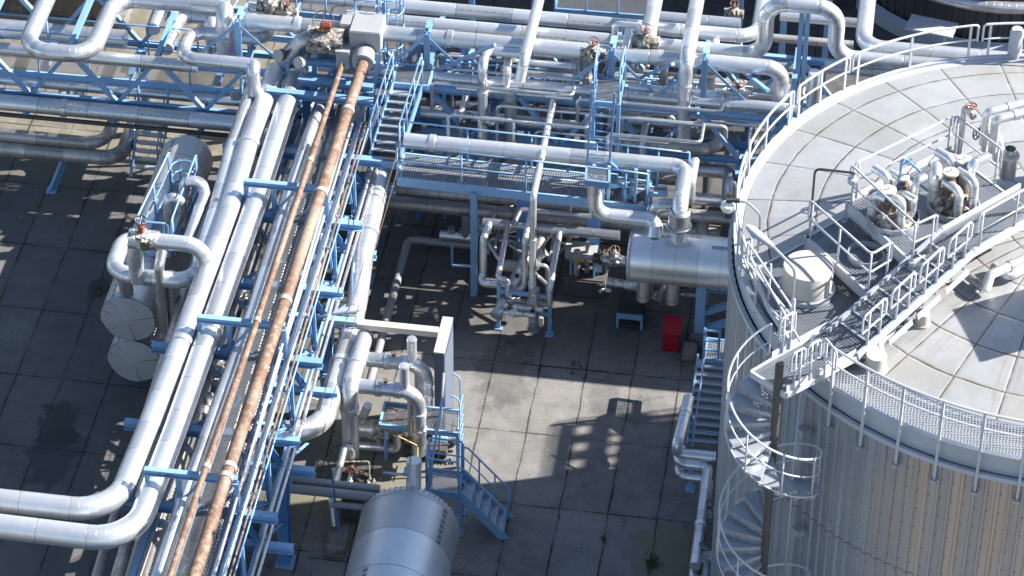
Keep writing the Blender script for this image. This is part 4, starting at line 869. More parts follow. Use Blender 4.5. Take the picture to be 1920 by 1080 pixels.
for k in range(3):
    z = zc-.1+k*.3; b = MB(); b.tube([V((q.x+.3*math.cos(a), q.y+.3*math.sin(a), z)) for a in [math.radians(d) for d in range(-60, 241, 25)]], .02); b.obj('cage_hoop', 'blue', cgp)
for d in (-60, 30, 120, 210): a = math.radians(d); MB().bar(V((q.x+.3*math.cos(a), q.y+.3*math.sin(a), zc-.6)), V((q.x+.3*math.cos(a), q.y+.3*math.sin(a), zc+.55)), .03, .03).obj('cage_strip', 'blue', cgp)
# ================================================================== pipe bridge running across the picture
ZT0, ZT1 = 2.9, 4.25
YT = P(220, 192, ZT0).y; YT2 = YT+2.6
br = thing('pipe_bridge', 'blue lattice pipe bridge crossing the whole yard from left to right', 'pipe bridge', V((-2, YT, 0)))
xa, xb = P(-60, 165, ZT0).x, P(1560, 310, ZT0).x
for yy, nmx in ((YT, 'blue'), (YT2, 'blue')):
    for z in (ZT0, ZT1): MB().ibeam(V((xa, yy, z)), V((xb, yy, z)), .13, .15).obj('chord', nmx, br)
nx0 = P(57, 177, ZT0).x; pitch = P(220, 192, ZT0).x-nx0; k = -1
while True:
    x = nx0+k*pitch; k += 1
    if x > xb: break
    for yy in (YT, YT2):
        MB().angle(V((x, yy, ZT0)), V((x+pitch*.46, yy, ZT1)), .11, AY).obj('diagonal', 'blue', br)
        MB().angle(V((x, yy, ZT0)), V((x-pitch*.46, yy, ZT1)), .11, AY).obj('diagonal', 'blue', br)
    MB().ibeam(V((x, YT-.55, ZT0-.16)), V((x, YT2+.3, ZT0-.16)), .17, .17).obj('cross_beam', 'blue', br)
    MB().ibeam(V((x+pitch/2, YT-.2, ZT1+.16)), V((x+pitch/2, YT2+.2, ZT1+.16)), .13, .15).obj('cross_beam', 'blue', br)
    if k % 2 == 0:
        for yy in ((YT2,) if x < -7 else (YT+.1, YT2)): MB().ibeam(V((x, yy, 0)), V((x, yy, ZT0-.2)), .2, .2, AY).obj('column', 'blue', br)
    elif x > -7: MB().ibeam(V((x+.9, YT+.1, 0)), V((x+.9, YT+.1, 4.25)), .16, .16, AY).obj('column', 'bluedark', br)
# second, upper level: posts and cross heads carrying the long top pipe
for px, py in ((800, 62), (1147, 92), (1322, 110), (445, 38)):
    q = P(px, py, 5.75); MB().ibeam(V((q.x, q.y, ZT1)), q, .13, .13, AY).obj('upper_post', 'blue', br)
    MB().ibeam(q-AZ*.05+AY*.2, q-AZ*.05+AY*.55, .14, .14).obj('cross_head', 'blue', br)
    MB().angle(q+V((.05, 0, -.15)), q+V((1.3, 0, -1.4)), .07, AY).obj('knee_brace', 'blue', br)
    MB().angle(q+V((-.05, 0, -.15)), q+V((-1.3, 0, -1.4)), .07, AY).obj('knee_brace', 'blue', br)
# walkway inside the bridge (left)
bw = thing('bridge_walkway', 'long blue railed walkway inside the left half of the pipe bridge', 'walkway', P(220, 150, 3.3))
Lq = [P(-20, 128, 3.3), P(452, 168, 3.3)]; L2_ = [q+AY*1.0 for q in Lq]
deck(bw, [Lq[0], Lq[1], L2_[1], L2_[0]], 'mesh', 'blue', .22)
railing(bw, Lq, 'blue', 1.0, 1.35, ends=False); railing(bw, L2_, 'blue', 1.0, 1.35, ends=False)
AR = 'pipes lying along the pipe bridge'
def arun(label, r, mat, a, x1, z, extra=(), **kw):
    return pipe(label, r, mat, path((a[0], a[1], z), ('x', x1), *extra), Ls=kw.pop('Ls', 1.3), **kw)
arun('big front pipe along the lower left edge of pipe bridge', .21, 'alu', (-20, 189), 452, 2.85, flanges=((0, .3),))
arun('dark slim pipe right under the big front bridge pipe', .06, 'dark', (-20, 212), 440, 2.5)
arun('middle gray pipe inside the left bridge lattice', .145, 'alu', (-20, 146), 462, 3.0)
arun('upper gray pipe behind the left bridge walkway', .165, 'alu', (-20, 89), 372, 4.5)
arun('farther fat pale pipe at upper left in front of the corrugated building', .25, 'alu', (-20, 51), 236, 3.6)
arun('low dull pipe with right end bending up under left bridge', .165, 'dull', (-20, 250), 196, 1.5, (('y', 205), ('z', 2.2)), bend=.5)
arun('lowest dull pipe with rounded right end curving back under bridge', .20, 'dull', (-20, 275), 226, 1.15, (('y', 225),), bend=.5)
arun('short dull pipe beside the rounded lowest pipe', .12, 'dull', (60, 262), 190, 1.0, (('y', 225),), bend=.4)
run('large pale expansion loop lying at the top left corner', .215, 'alu', [(92, -12, 5.5), ('y', 93), ('x', 170), ('y', -4), ('x', 425), ('y', 32), ('z', 4.4)], bend=.62, Ls=.9)
run('smaller pale U loop right of the large expansion loop', .17, 'alu', [(432, 66, 5.0), ('x', 357), ('y', 109), ('x', 478), ('y', 132), ('z', 4.3)], bend=.42, Ls=.7)
run('short pale stub pipe lying behind the top left loop', .19, 'alu', [(312, -8, 4.2), ('y', 55)])
run('hooked pale pipe behind the top left loop', .20, 'alu', [(310, 92, 3.9), ('y', 28), ('x', 400), ('y', 45), ('z', 3)], bend=.5, Ls=.6)
run('two jointed dull stub rising under left bridge', .13, 'dull', [(143, 185, 1.5), ('y', 162)], flanges=((0, .5),))
run('short dull stub rising under left bridge', .13, 'dull', [(116, 183, 1.5), ('y', 160)], flanges=((0, .5),))
# long top pipe etc.
run('long top pipe crossing the picture with both ends turned down', .20, 'bright', [(441, 118, 4.0), ('v', 36), ('x', 1466), ('z', 3.6)], bend=.36, Ls=1.5, flanges=((1, .12), (1, .4)))
run('rear long pipe of the pair ending in an upward bend at right', .18, 'bright', [(545, -8, 5.0), ('x', 1420), ('y', -12)], bend=.5, Ls=1.5)
run('front long pipe of pair rising into a tall white loop at the upper right', .20, 'bright', [(650, 33, 5.0), ('x', 1432), ('v', 4), ('x', 1572), ('v', 106), ('x', 1930)], bend=.5, Ls=1.2)
run('white pipe coming from behind and turning right beside dark tank', .21, 'bright', [(1628, -12, 5.0), ('y', 88), ('x', 1935)], bend=.5, Ls=1.2)
run('third white pipe disappearing behind the far rim of tank', .15, 'bright', [(1545, 126, 4.8), ('x', 1760)], Ls=1.2)
run('bright pipe crossing above the long pair with a mitred lower end', .135, 'bright', [(1012, -6, 5.72), ('y', 112), ('p', 975, 150, 5.2)], bend=.3, Ls=.8)
run('fat white pipe coming from behind and ending on the long pair', .20, 'bright', [(1229, -6, 5.7), ('y', 62), ('z', 5.1)], bend=.2)
run('widest white pipe crossing over and dropping as a bright riser', .185, 'bright', [(1308, -6, 5.75), ('y', 112), ('v', 268)], bend=.35, Ls=.8, flanges=((1, .3), (1, .55)))
run('long pipe at mid height in bridge passing behind the riser', .14, 'alu', [(690, 132, 4.5), ('x', 1480)], Ls=1.3)
run('thin pale pipe in bridge just under the mid pipe', .10, 'alu', [(856, 163, 4.4), ('x', 1075)])
run('shaded silver pipe low in bridge behind the zigzag lattice', .145, 'alu', [(770, 208, 3.3), ('x', 1085)])
run('pale pipe low behind the ladder and platform', .12, 'alu', [(1140, 222, 3.3), ('x', 1310)])
GL = 'low pipes on the ground behind the pipe bridge'
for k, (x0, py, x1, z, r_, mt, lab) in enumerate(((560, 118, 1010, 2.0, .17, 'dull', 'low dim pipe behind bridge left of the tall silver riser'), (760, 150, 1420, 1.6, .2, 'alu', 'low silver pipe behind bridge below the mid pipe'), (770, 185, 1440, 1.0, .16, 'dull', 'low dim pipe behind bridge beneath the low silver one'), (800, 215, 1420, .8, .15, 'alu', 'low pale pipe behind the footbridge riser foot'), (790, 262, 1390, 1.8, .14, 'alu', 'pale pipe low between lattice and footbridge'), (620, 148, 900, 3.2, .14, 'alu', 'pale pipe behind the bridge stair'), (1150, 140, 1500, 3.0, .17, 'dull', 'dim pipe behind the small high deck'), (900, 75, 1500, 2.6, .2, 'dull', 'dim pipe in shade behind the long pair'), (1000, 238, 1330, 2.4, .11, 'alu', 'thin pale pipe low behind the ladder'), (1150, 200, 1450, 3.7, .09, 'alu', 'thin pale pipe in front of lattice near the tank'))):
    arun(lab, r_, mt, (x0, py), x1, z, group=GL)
for k, (px, py, zt) in enumerate(((870, 205, 2.4), (1010, 225, 2.6), (1165, 215, 3.0), (1330, 235, 3.2), (1220, 170, 3.4), (945, 165, 3.6), (785, 190, 2.8), (1370, 215, 3.0))):
    q = P(px, py, zt); b = MB(); b.tube([V((q.x, q.y, .1)), q, q+V((.4, .15, 0))], .09+.02*(k % 3), bend=.2); b.cyl(V((q.x, q.y, .05)), V((q.x, q.y, .1)), .18); tag(b.obj('stub_riser', ('steel', 'dull', 'alu')[k % 3], org=V((q.x, q.y, 0))), ('dim bent stub riser left in the bridge under mid pipe', 'dull bent stub riser left of the ladder foot', 'pale bent stub riser right of ladder behind the lattice', 'steel bent stub riser beside the tall riser foot', 'dull bent stub riser under the high deck right side', 'pale bent stub riser behind the silver riser', 'steel bent stub riser beside the bridge stair', 'dull bent stub riser next to the tank rim')[k], 'pipe', 'bent stub risers in the pipe bridge')
run('white pipe with blunt right end behind the tall riser', .11, 'bright', [(1178, 163, 4.6), ('x', 1402)])
run('wide pale pipe running behind tank shoulder', .17, 'bright', [(1175, 180, 4.2), ('x', 1500)])
run('upper thin pale pipe of three behind the mitred end', .10, 'alu', [(1000, 98, 4.9), ('x', 1140)], group=AR)
run('middle thin pale pipe of three behind mitred end', .10, 'alu', [(992, 118, 4.7), ('x', 1080)], group=AR)
run('lowest thin pale pipe of three behind mitred end', .09, 'alu', [(985, 137, 4.5), ('x', 1078)], group=AR)
run('dull pipe with wool joints low in the middle of bridge', .13, 'dull', [(1165, 215, 3.0), ('x', 1250), ('y', 195)], bend=.3, valves=((0, .3, 'wool'),))
run('dull pipe behind riser foot with curled right end', .15, 'dull', [(1150, 264, 3.2), ('x', 1345), ('y', 240)], bend=.4, Ls=.7)
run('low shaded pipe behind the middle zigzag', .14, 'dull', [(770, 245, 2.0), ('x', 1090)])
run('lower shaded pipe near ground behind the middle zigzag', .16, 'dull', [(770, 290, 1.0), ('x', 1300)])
random.seed(5)
for k in range(42):
    px, py, z = random.uniform(720, 1330), random.uniform(95, 255), random.uniform(2.2, 4.8); L = random.uniform(.8, 3.6); q = P(px, py, z); r_ = random.uniform(.028, .06)
    pts = [q-AZ*random.uniform(.3, 1.4), q, q+AX*L]+([q+AX*L+V((0, random.uniform(.3, .8), 0))] if k % 3 else [q+V((L, 0, -random.uniform(.3, 1.2)))])
    tag(MB().tube(pts, r_, bend=.12, Ls=.8).obj('small_bore_pipe', ('alu', 'steel', 'dull')[k % 3], org=q), 'thin small bore pipe threading through the crowded pipe bridge', 'pipe', 'small bore pipes in the pipe bridge')
for k in range(16):
    px, py, z = random.uniform(730, 1380), random.uniform(120, 262), random.uniform(1.6, 3.8); q = P(px, py, z); s = random.uniform(.09, .16)
    t_ = thing('small_valve', 'small wheel topped valve tucked among the bridge pipes', 'valve', q, 'small valves among the bridge pipes'); b = MB(); b.blob(q, s, s*.8, s, .2, 2, k); b.cyl(q-AX*s*1.8, q+AX*s*1.8, s*.55); b.cyl(q, q+AZ*s*2.2, s*.3); b.obj('body', ('foil', 'steel', 'wool', 'dark')[k % 4], t_)
    b = MB(); wheel(b, q+AZ*s*2.2, V((.1, -.4, 1)), s*.8, .012, 4); b.obj('handwheel', 'dark' if k % 2 else 'rustpaint', t_)
for k in range(20):
    px, py = random.uniform(745, 1330), random.uniform(170, 262); q = P(px, py, 2.6); MB().ibeam(V((q.x, q.y, .0)), V((q.x, q.y, random.uniform(3.6, 4.6))), .09, .09, AY).obj('hanger_post', 'blue', br)
for k in range(18):
    q = P(random.uniform(740, 1300), random.uniform(150, 250), random.uniform(2.7, 4.2)); MB().bar(q, q+AY*random.uniform(.8, 2.2), .09, .09).obj('bracket', 'blue', br)
# risers
run('tall silver riser passing behind the railed footbridge', .125, 'alu', [(985, 101, 5.3), ('x', 912), ('y', 122), ('v', 400), ('p', 906, 440), ('z', .9)], bend=.2, Ls=.8, flanges=((2, .18),))
run('second tall silver riser with insulated elbow beside the ladder', .12, 'alu', [(1078, 182, 3.6), ('v', 92), ('x', 1102), ('v', 262)], bend=.2, Ls=.7, flanges=((2, .3), (2, .55)))
run('slim white pipe coming forward and dropping to the valve stand', .085, 'bright', [(1038, 186, 4.3), ('p', 1000, 368, 4.3), ('z', .45)], bend=.12, Ls=.8, flanges=((1, .35), (1, .7)))
run('fat shaded riser standing behind the slim white pipe', .16, 'steel', [(958, 172, 4.4), ('z', 2.2)])
run('white vertical pipe with capped top left of tank rim', .15, 'bright', [(1528, 135, 4.9), ('z', 2.8)])
run('short gray riser right of the tall bright riser', .10, 'steel', [(1246, 118, 5.1), ('z', 4.2)])
run('gray bent pipe at left foot of tank behind its rails', .13, 'steel', [(1392, 205, 3.3), ('z', 2.4), ('x', 1300)], bend=.2)
def lump(label, px, py, z, s, mat='wool', wheelm='redvalve', nmx='wrapped_valve'):
    q = P(px, py, z); t_ = thing(nmx, label, 'valve', q); b = MB(); b.blob(q, s, s*.8, s*.9, .16, 3, px); b.tube([q-AX*s*1.3, q+AX*s*1.3], s*.62); b.obj('body', mat, t_)
    b = MB(); b.cyl(q+AZ*s*.6, q+AZ*s*1.5, .045, 8); b.obj('bonnet', wheelm, t_); b = MB(); wheel(b, q+AZ*s*1.5, V((.1, -.4, 1)), s*.55, .014, 4); b.obj('handwheel', 'rustpaint', t_)
lump('torn wool wrapped valve hanging on elbow above the ladder platform', 1112, 100, 5.5, .24)
lump('brown wool wrapped valve on the long pipe pair at top', 1211, 78, 5.6, .26)
run('thin white pipe bridging from the pair to the wool wrapped valve', .085, 'bright', [(1152, 82, 5.3), ('v', 44), ('x', 1205), ('y', 60)], bend=.15)
lump('foil wrapped valve low at the foot of the tall riser', 1245, 245, 3.0, .2, 'foil')
lump('dark wrapped valve between bridge pipes near tank', 1385, 178, 3.8, .24, 'foil')
lump('wrapped valve in lower bridge left of the silver riser', 818, 238, 2.2, .18, 'wool')
lump('white wrapped valve under the footbridge railing', 803, 285, 1.6, .16, 'foil')
for k, (px, py, z, L, r_, lab) in enumerate(((770, 185, 3.8, 1.6, .10, 'short crossing pipe stepping down beside the bridge stair'), (950, 128, 5.0, .9, .11, 'stubby pale crossing pipe with open end next to mitred pipe'), (1170, 100, 5.2, 1.0, .10, 'short pale crossing pipe under the long top pipe by the high deck'), (1335, 120, 4.9, 1.1, .11, 'short crossing pipe below the right end of top pipe'), (865, 215, 3.5, 1.2, .09, 'short crossing pipe in front of lattice near the silver riser'), (1205, 262, 3.6, .7, .085, 'small hooked pale pipe above the large footbridge pipe'))):
    q = P(px, py, z); tag(MB().tube([q-AZ*.8, q, q+AY*L], r_, bend=.18, Ls=.6).obj('crossing_pipe', 'bright' if k % 2 else 'alu', org=q), lab, 'pipe')
rd = thing('rear_walkway', 'blue railed walkway behind the long pipe pair at upper middle', 'walkway', P(1140, 22, 3.6)); Lq = [P(1040, 16, 3.6), P(1218, 30, 3.6)]; L2_ = [q+AY*1.0 for q in Lq]
deck(rd, [Lq[0], Lq[1], L2_[1], L2_[0]], 'mesh', 'blue', .22); railing(rd, Lq, 'blue', 1.0, .9, ends=False)
arun('pale flat topped rear pipe behind the fat white pipe', .19, 'alu', (1235, 34), 1388, 3.4); arun('dim rear pipe in the dark gap right of the tall loop', .13, 'alu', (1462, 30), 1620, 3.0); arun('second dim rear pipe seen through the tall white loop', .11, 'dull', (1440, 70), 1600, 2.6)
for k, px in enumerate((1385, 1468, 1550)):
    q = P(px, 60, 2.0); tag(MB().ibeam(V((q.x, q.y, 0)), V((q.x, q.y, 4.2)), .16, .16, AY).obj('rear_post', 'blue', org=V((q.x, q.y, 0))), ('blue post in dark gap left of the tall white loop', 'blue post inside the left leg of tall white loop', 'blue post inside the right leg of tall white loop')[k], 'post')
lump('stack of dull rusty valves in the dark gap near the upward bend', 1376, 25, 3.0, .2, 'wool')
# zig-zag props seen behind
b = MB()
for (a, c_) in (((818, 132), (928, 84)), ((1198, 147), (1262, 120)), ((1386, 128), (1440, 170))):
    pr_ = MB(); pr_.bar(P(*a, 4.6), P(*c_, 5.7), .10, .07); tag(pr_.obj('diagonal_prop', 'blue', org=P(*a, 4.6)), {818: 'pale blue diagonal prop left of the tall silver riser', 1198: 'blue diagonal prop left of the tall bright riser', 1386: 'blue diagonal prop beside the far left tank rim'}[a[0]], 'prop')
tl = thing('loop_support', 'pair of tall pale blue posts under the white loop at upper right', 'support', P(1492, 195, 3))
for px, py in ((1505, 14), (1516, 14)): q = P(px, py, 6.4); MB().ibeam(V((q.x, q.y, 0)), q, .12, .15, AY).obj('post', 'blue', tl)
q = P(1510, 12, 6.42); MB().ibeam(q-AX*.3, q+AX*.3, .16, .1).obj('head_beam', 'blue', tl)

# junction above the rack: boxes, wrapped valves, platform
jb = thing('cover_box', 'large pale gray sheet metal cover box at the head of thick rusty pipe', 'cover box', P(682, 92, 5.2)); q = P(684, 80, 5.35)
b = MB(); b.bbox(q+V((.02, .3, .1)), .78, .85, .6, 0, .02); b.obj('body', 'graybox', jb); b = MB(); b.bbox(q+V((-.42, .4, .12)), .5, .45, .5, 0, .02); b.obj('side_box', 'graybox', jb)
b = MB(); b.cyl(P(683, 100, 5.15), P(680, 118, 5.1), .27, 24); b.obj('pipe_collar', 'graybox', jb)
q = P(644, 108, 5.05); t_ = thing('cover_box', 'small pale gray sheet metal box at the head of thin rusty pipe', 'cover box', q); b = MB(); b.bbox(q+V((0, .15, 0)), .34, .55, .5, 0, .015); b.obj('body', 'graybox', t_); b = MB(); b.box(q+V((0, .15, .255)), .36, .57, .02); b.obj('lid', 'graybox', t_)
q = P(612, 76, 5.3); t_ = thing('wrapped_valve', 'fat wool wrapped valve with red gearbox and handwheel beside large box', 'valve', q)
b = MB(); b.tube([q-AX*.45, q, q+AX*.45], .34, bend=.01); b.blob(q, .5, .36, .34, .12, 3, 77); b.obj('body', 'wool', t_); b = MB(); b.bbox(q+V((0, -.05, .45)), .26, .2, .2, 0, .02); b.cyl(q+AZ*.2, q+AZ*.4, .06); b.obj('gearbox', 'redvalve', t_); b = MB(); wheel(b, q+V((-.05, -.05, .62)), V((0, -.7, .6)), .26, .016, 4); b.obj('handwheel', 'rustpaint', t_)
run('silver elbow pipe dropping from fat wrapped valve to the rack pipes', .22, 'steel', [P(600, 74, 5.3), P(574, 72, 5.3), P(538, 106, 4.7), P(530, 120, 4.3)], bend=.4, Ls=.5)
run('second silver elbow under the fat wrapped valve', .18, 'steel', [P(596, 84, 4.9), P(585, 84, 4.9), P(566, 118, 4.3)], bend=.3, Ls=.5)
for (px, py, s, m2, lab) in ((523, 104, .16, 'rustpaint', 'round blind disc with rusty rim at the head of middle white pipe'), (562, 117, .15, 'graybox', 'round gray blind disc at the head of right white pipe')):
    q = P(px, py, 4.95); t_ = thing('blind_flange', lab, 'flange', q); d = V((-.5, -.8, .35)).normalized(); b = MB(); b.cyl(q, q+d*.06, s, 24); b.obj('disc', 'graybox', t_); b = MB(); b.cyl(q-d*.12, q-d*.002, s*.97, 24); b.obj('rim', m2, t_)
pf = thing('junction_platform', 'blue mesh platform with rails behind the wrapped valve at top', 'platform', P(500, 30, 5.0))
Q = [P(x, y, 4.7) for x, y in ((430, 60), (560, 72), (590, 20), (465, 5))]; deck(pf, Q, 'mesh', 'blue', .18); railing(pf, [Q[2], Q[3], Q[0]], 'blue', 1.0, 1.0)
pf2 = thing('service_platform', 'blue railed platform behind the long top pipe near junction', 'platform', P(640, 30, 5.0))
Q = [P(x, y, 5.0) for x, y in ((556, 22), (722, 38), (735, 2), (570, -12))]; deck(pf2, Q, 'mesh', 'blue', .2); railing(pf2, [Q[0], Q[1], Q[2]], 'blue', 1.05, .75, ends=False)
lump('red topped wool valve at left on the junction platform', 508, 12, 5.6, .26); lump('smaller red topped wool valve right on the junction platform', 540, 22, 5.5, .2)
run('curved silver pipe on the junction platform', .17, 'steel', [(455, 70, 4.9), ('x', 500), ('y', 40)], bend=.4)
lc = thing('caged_ladder', 'blue caged ladder right of the cover box near the top', 'ladder', P(740, 150, 3))
q = P(735, 40, 5.0)
for s in (-.22, .22): MB().bar(V((q.x+s, q.y, 1.5)), V((q.x+s, q.y, 6.1)), .05, .03).obj('rail', 'blue', lc)
for k in range(15): MB().cyl(V((q.x-.22, q.y, 1.7+k*.3)), V((q.x+.22, q.y, 1.7+k*.3)), .014, 6).obj('rung', 'blue', lc)
for k in range(6):
    b = MB(); b.tube([V((q.x+.36*math.cos(a), q.y-.33+.36*math.sin(a), 3.6+k*.5)) for a in [math.radians(d) for d in range(-235, 56, 24)]], .018); b.obj('cage_hoop', 'blue', lc)
for d in (-200, -130, -90, -50, 20): a = math.radians(d); MB().bar(V((q.x+.36*math.cos(a), q.y-.33+.36*math.sin(a), 3.6)), V((q.x+.36*math.cos(a), q.y-.33+.36*math.sin(a), 6.1)), .03, .02).obj('cage_strip', 'blue', lc)
q = P(742, 141, 4.3); b = MB(); b.box(q, .36, .04, .1); b.bar(q+V((-.12, .03, -.7)), q+V((-.12, .03, .05)), .04, .04); tag(b.obj('warning_sign', 'hazard', org=q), 'small yellow and black striped plate beside the caged ladder', 'sign')
# columns under the junction
jc = thing('junction_trestle', 'heavy blue frame below the cover boxes at rack head', 'frame', P(640, 190, 2))
for px, py in ((573, 165), (618, 170), (658, 172), (700, 200)): q = P(px, py, 4.4); MB().ibeam(V((q.x, q.y, 0)), q, .17, .17, AY).obj('column', 'bluedark', jc)
for (a, c_, z) in (((500, 172), (700, 192), 4.4), ((583, 182), (695, 190), 3.6), ((595, 102), (640, 106), 4.6), ((560, 150), (700, 166), 4.55)): MB().ibeam(P(*a, z), P(*c_, z), .17, .18).obj('beam', 'blue', jc)
MB().angle(P(712, 100, 5.2), P(696, 190, 3.9), .12).obj('brace', 'blue', jc); MB().angle(P(700, 205, 3.9), P(672, 262, 3.8), .14).obj('brace', 'blue', jc)

iw = thing('inner_walkway', 'dark blue railed walkway inside the right half of the pipe bridge', 'walkway', P(1000, 215, 3.05))
Lq = [P(770, 215, 3.05), P(1400, 268, 3.05)]; L2_ = [q+AY*1.0 for q in Lq]
deck(iw, [Lq[0], Lq[1], L2_[1], L2_[0]], 'mesh', 'bluedark', .22); railing(iw, L2_, 'blue', 1.0, 1.4, ends=False)
for k, (px, py, zt) in enumerate(((832, 196, 4.6), (925, 205, 4.6), (1060, 216, 4.6), (1235, 230, 4.6), (1300, 150, 5.2), (1420, 160, 5.0), (885, 105, 5.0), (1000, 112, 5.0))):
    q = P(px, py, 2.0); MB().ibeam(V((q.x, q.y, 0)), V((q.x, q.y, zt)), .14, .14, AY).obj('column', 'bluedark' if k % 2 else 'blue', br)
# stair from the bridge down to the footbridge
sb = thing('bridge_stair', 'steep pale railed stair leading from the bridge down to the footbridge', 'stairs', P(740, 260, 3.4))
top, bot = P(765, 158, 4.75), P(722, 292, 3.45); stair(sb, top, bot, .72, AX, 'blue', 9, True, 'grate', 1.0)
deck(sb, [top+V((-.4, 0, 0)), top+V((.5, 0, 0)), top+V((.5, .8, 0)), top+V((-.4, .8, 0))], 'mesh', 'blue', .14)
# footbridge with rails
fb = thing('footbridge', 'blue railed footbridge in the middle of the plant', 'footbridge', P(900, 350, 3.4))
ZF = 3.4; F0, F1 = P(745, 333, ZF), P(1107, 374, ZF); B0, B1 = F0+AY*.98, F1+AY*.98
deck(fb, [F0, F1, B1, B0], 'grate', 'blue', .26); railing(fb, [F0, F1], 'blue', .98, 1.62, ends=False); railing(fb, [B0, B1], 'blue', .98, 1.62, ends=False)
G0, G1 = P(695, 300, ZF), P(742, 306, ZF); deck(fb, [G0, G1, G1+AY*1.1, G0+AY*1.1], 'mesh', 'blue', .2)
MB().ibeam(P(889, 552, 0), P(889, 552, 0)+AZ*3.25, .16, .16, AY).obj('column', 'blue', fb)
for px in (975, 1110): q = P(px, 345 if px < 1000 else 362, ZF-.2); MB().ibeam(V((q.x, q.y+.6, 0)), V((q.x, q.y+.6, ZF-.2)), .30, .22, AY).obj('column', 'bluedark', fb)
q = P(1110, 440, 0); MB().bar(P(1065, 500, 0), slide(P(1065, 500, 0), AZ, py=375), .10, .06).obj('post', 'galv', fb)
# right platforms
rp = thing('vessel_platform', 'cluttered blue platform of small decks at right end of the footbridge', 'platform', P(1190, 370, 3.4))
R0, R1 = P(1108, 375, ZF), P(1212, 388, ZF); deck(rp, [R0, R1, R1+AY*1.0, R0+AY*1.0], 'mesh', 'blue', .26)
railing(rp, [R0+AX*.3, R1], 'blue', 1.0, .7, ends=False); railing(rp, [R0+AY*1.0, R1+AY*1.0+AX*.9], 'blue', 1.0, .9, ends=False)
zz = ZF+1.12; deck(rp, [P(1098, 338, zz), P(1142, 343, zz), P(1142, 318, zz), P(1100, 313, zz)], 'mesh', 'blue', .2)
for (x0, y0, x1, y1, z) in ((1168, 366, 1184, 344, ZF+.1), (1213, 362, 1250, 352, ZF+.1), (1143, 345, 1158, 328, ZF+.3)): deck(rp, [P(x0, y0, z), P(x1, y0+2, z), P(x1, y1, z), P(x0, y1-2, z)], 'mesh', 'blue', .1)
for px in (1112, 1140, 1190, 1213): q = P(px, 376+(px-1108)*.11, ZF-.1); MB().bar(V((q.x, q.y, ZF-.6)), V((q.x, q.y, ZF+1.0)), .07, .07).obj('post', 'blue', rp)
MB().angle(P(1063, 320, 3.9), P(1098, 297, 3.9), .06).obj('brace', 'blue', rp); MB().angle(P(1145, 302, 4.4), P(1180, 332, 3.8), .06).obj('brace', 'blue', rp)
la = thing('access_ladder', 'pale blue ladder rising from vessel platform to the small high deck', 'ladder', P(1120, 320, 4))
lb_ = P(1120, 335, 3.9); lt = P(1133, 150, 6.2); lt = V((lb_.x+.02, lb_.y+.55, 6.1))
for s in (-.27, .27): MB().bar(lb_+AX*s, lt+AX*s, .05, .04).obj('rail', 'blue', la)
for k in range(1, 11): MB().cyl(lb_.lerp(lt, k/11)-AX*.27, lb_.lerp(lt, k/11)+AX*.27, .016, 6).obj('rung', 'blue', la)
hd_ = thing('high_deck', 'small high mesh deck with guard rails above the ladder', 'deck', P(1140, 170, 5.0)); zz = 4.95
H = [P(x, y, zz) for x, y in ((1113, 190), (1160, 194), (1170, 150), (1120, 145))]; deck(hd_, H, 'mesh', 'blue', .18); railing(hd_, [H[0], H[3]], 'blue', 1.0, .6, ends=False); railing(hd_, [H[1], H[2]], 'blue', 1.0, .6, ends=False)
for i in (0, 1): MB().bar(V((H[i].x, H[i].y, 2.9)), H[i], .09, .09).obj('leg', 'blue', hd_)
rc = thing('rim_ladder', 'blue step frame between bridge and tank rim', 'ladder', P(1425, 240, 3))
for k, px in enumerate((1410, 1440)): q = P(px, 290, 2.0); MB().bar(q, q+AZ*1.6, .06, .06).obj('post', 'blue', rc)
for k in range(4): a = P(1410, 290, 2.3+k*.35); MB().bar(a, V((P(1440, 290, 2.0).x, a.y, a.z)), .03, .06).obj('rung', 'blue', rc)
# bracket leg and small stair at left
q = P(97, 358, 0); t_ = thing('pipe_prop', 'leaning pale blue prop under the lowest left pipe', 'prop', q); MB().ibeam(q, V((P(123, 293, 1.0).x, P(123, 293, 1.0).y, 1.0)), .15, .15).obj('leg', 'blue', t_); b = MB(); b.box(q+AZ*.03, .25, .25, .05); b.obj('foot_plate', 'blue', t_)
ls_ = thing('yard_stair', 'small blue grated stair at left coming down from the bridge to the yard', 'stairs', P(272, 328)); stair(ls_, P(290, 205, 2.6), P(272, 328, .1), .75, AX, 'blue', 8, True, 'grate', .9)
cb = thing('lamp_box', 'small gray floodlight on the bridge left of the rack head', 'lamp', P(442, 178, 3.6)); q = P(442, 178, 3.6); b = MB(); b.bbox(q, .26, .2, .26, .4, .04); b.obj('housing', 'lamp', cb); b = MB(); b.bar(q, q+V((.35, .2, -.15)), .04, .04); b.obj('bracket', 'blue', cb)

# ================================================================== background
q = P(207, 54, 0); bd = thing('corrugated_building', 'brown corrugated shed behind the pipe bridge at top left', 'building', q)
b = MB()
M['shed'] = painted('shed_sheet', (.13, .115, .10), (.30, .24, .18), .55, .55, .3, 1.5)
def corr(b, p0, p1, z0, z1, pitch=.26, d=.05):
    n = int((p1-p0).length/pitch); u = (p1-p0).normalized(); nr = V((u.y, -u.x, 0)); prev = None
    for k in range(n*2+1):
        c_ = p0+u*(k*pitch/2)+nr*(d if k % 2 else 0); pr2 = (b.bm.verts.new(c_+AZ*z0), b.bm.verts.new(c_+AZ*z1))
        if prev: b.bm.faces.new((prev[0], pr2[0], pr2[1], prev[1]))
        prev = pr2
corr(b, q-AX*14, q, 0.3, 8); b.obj('front_wall', 'shed', bd); b = MB(); corr(b, q, q+V((.9, 12, 0)), .3, 8); b.obj('side_wall', 'shed', bd)
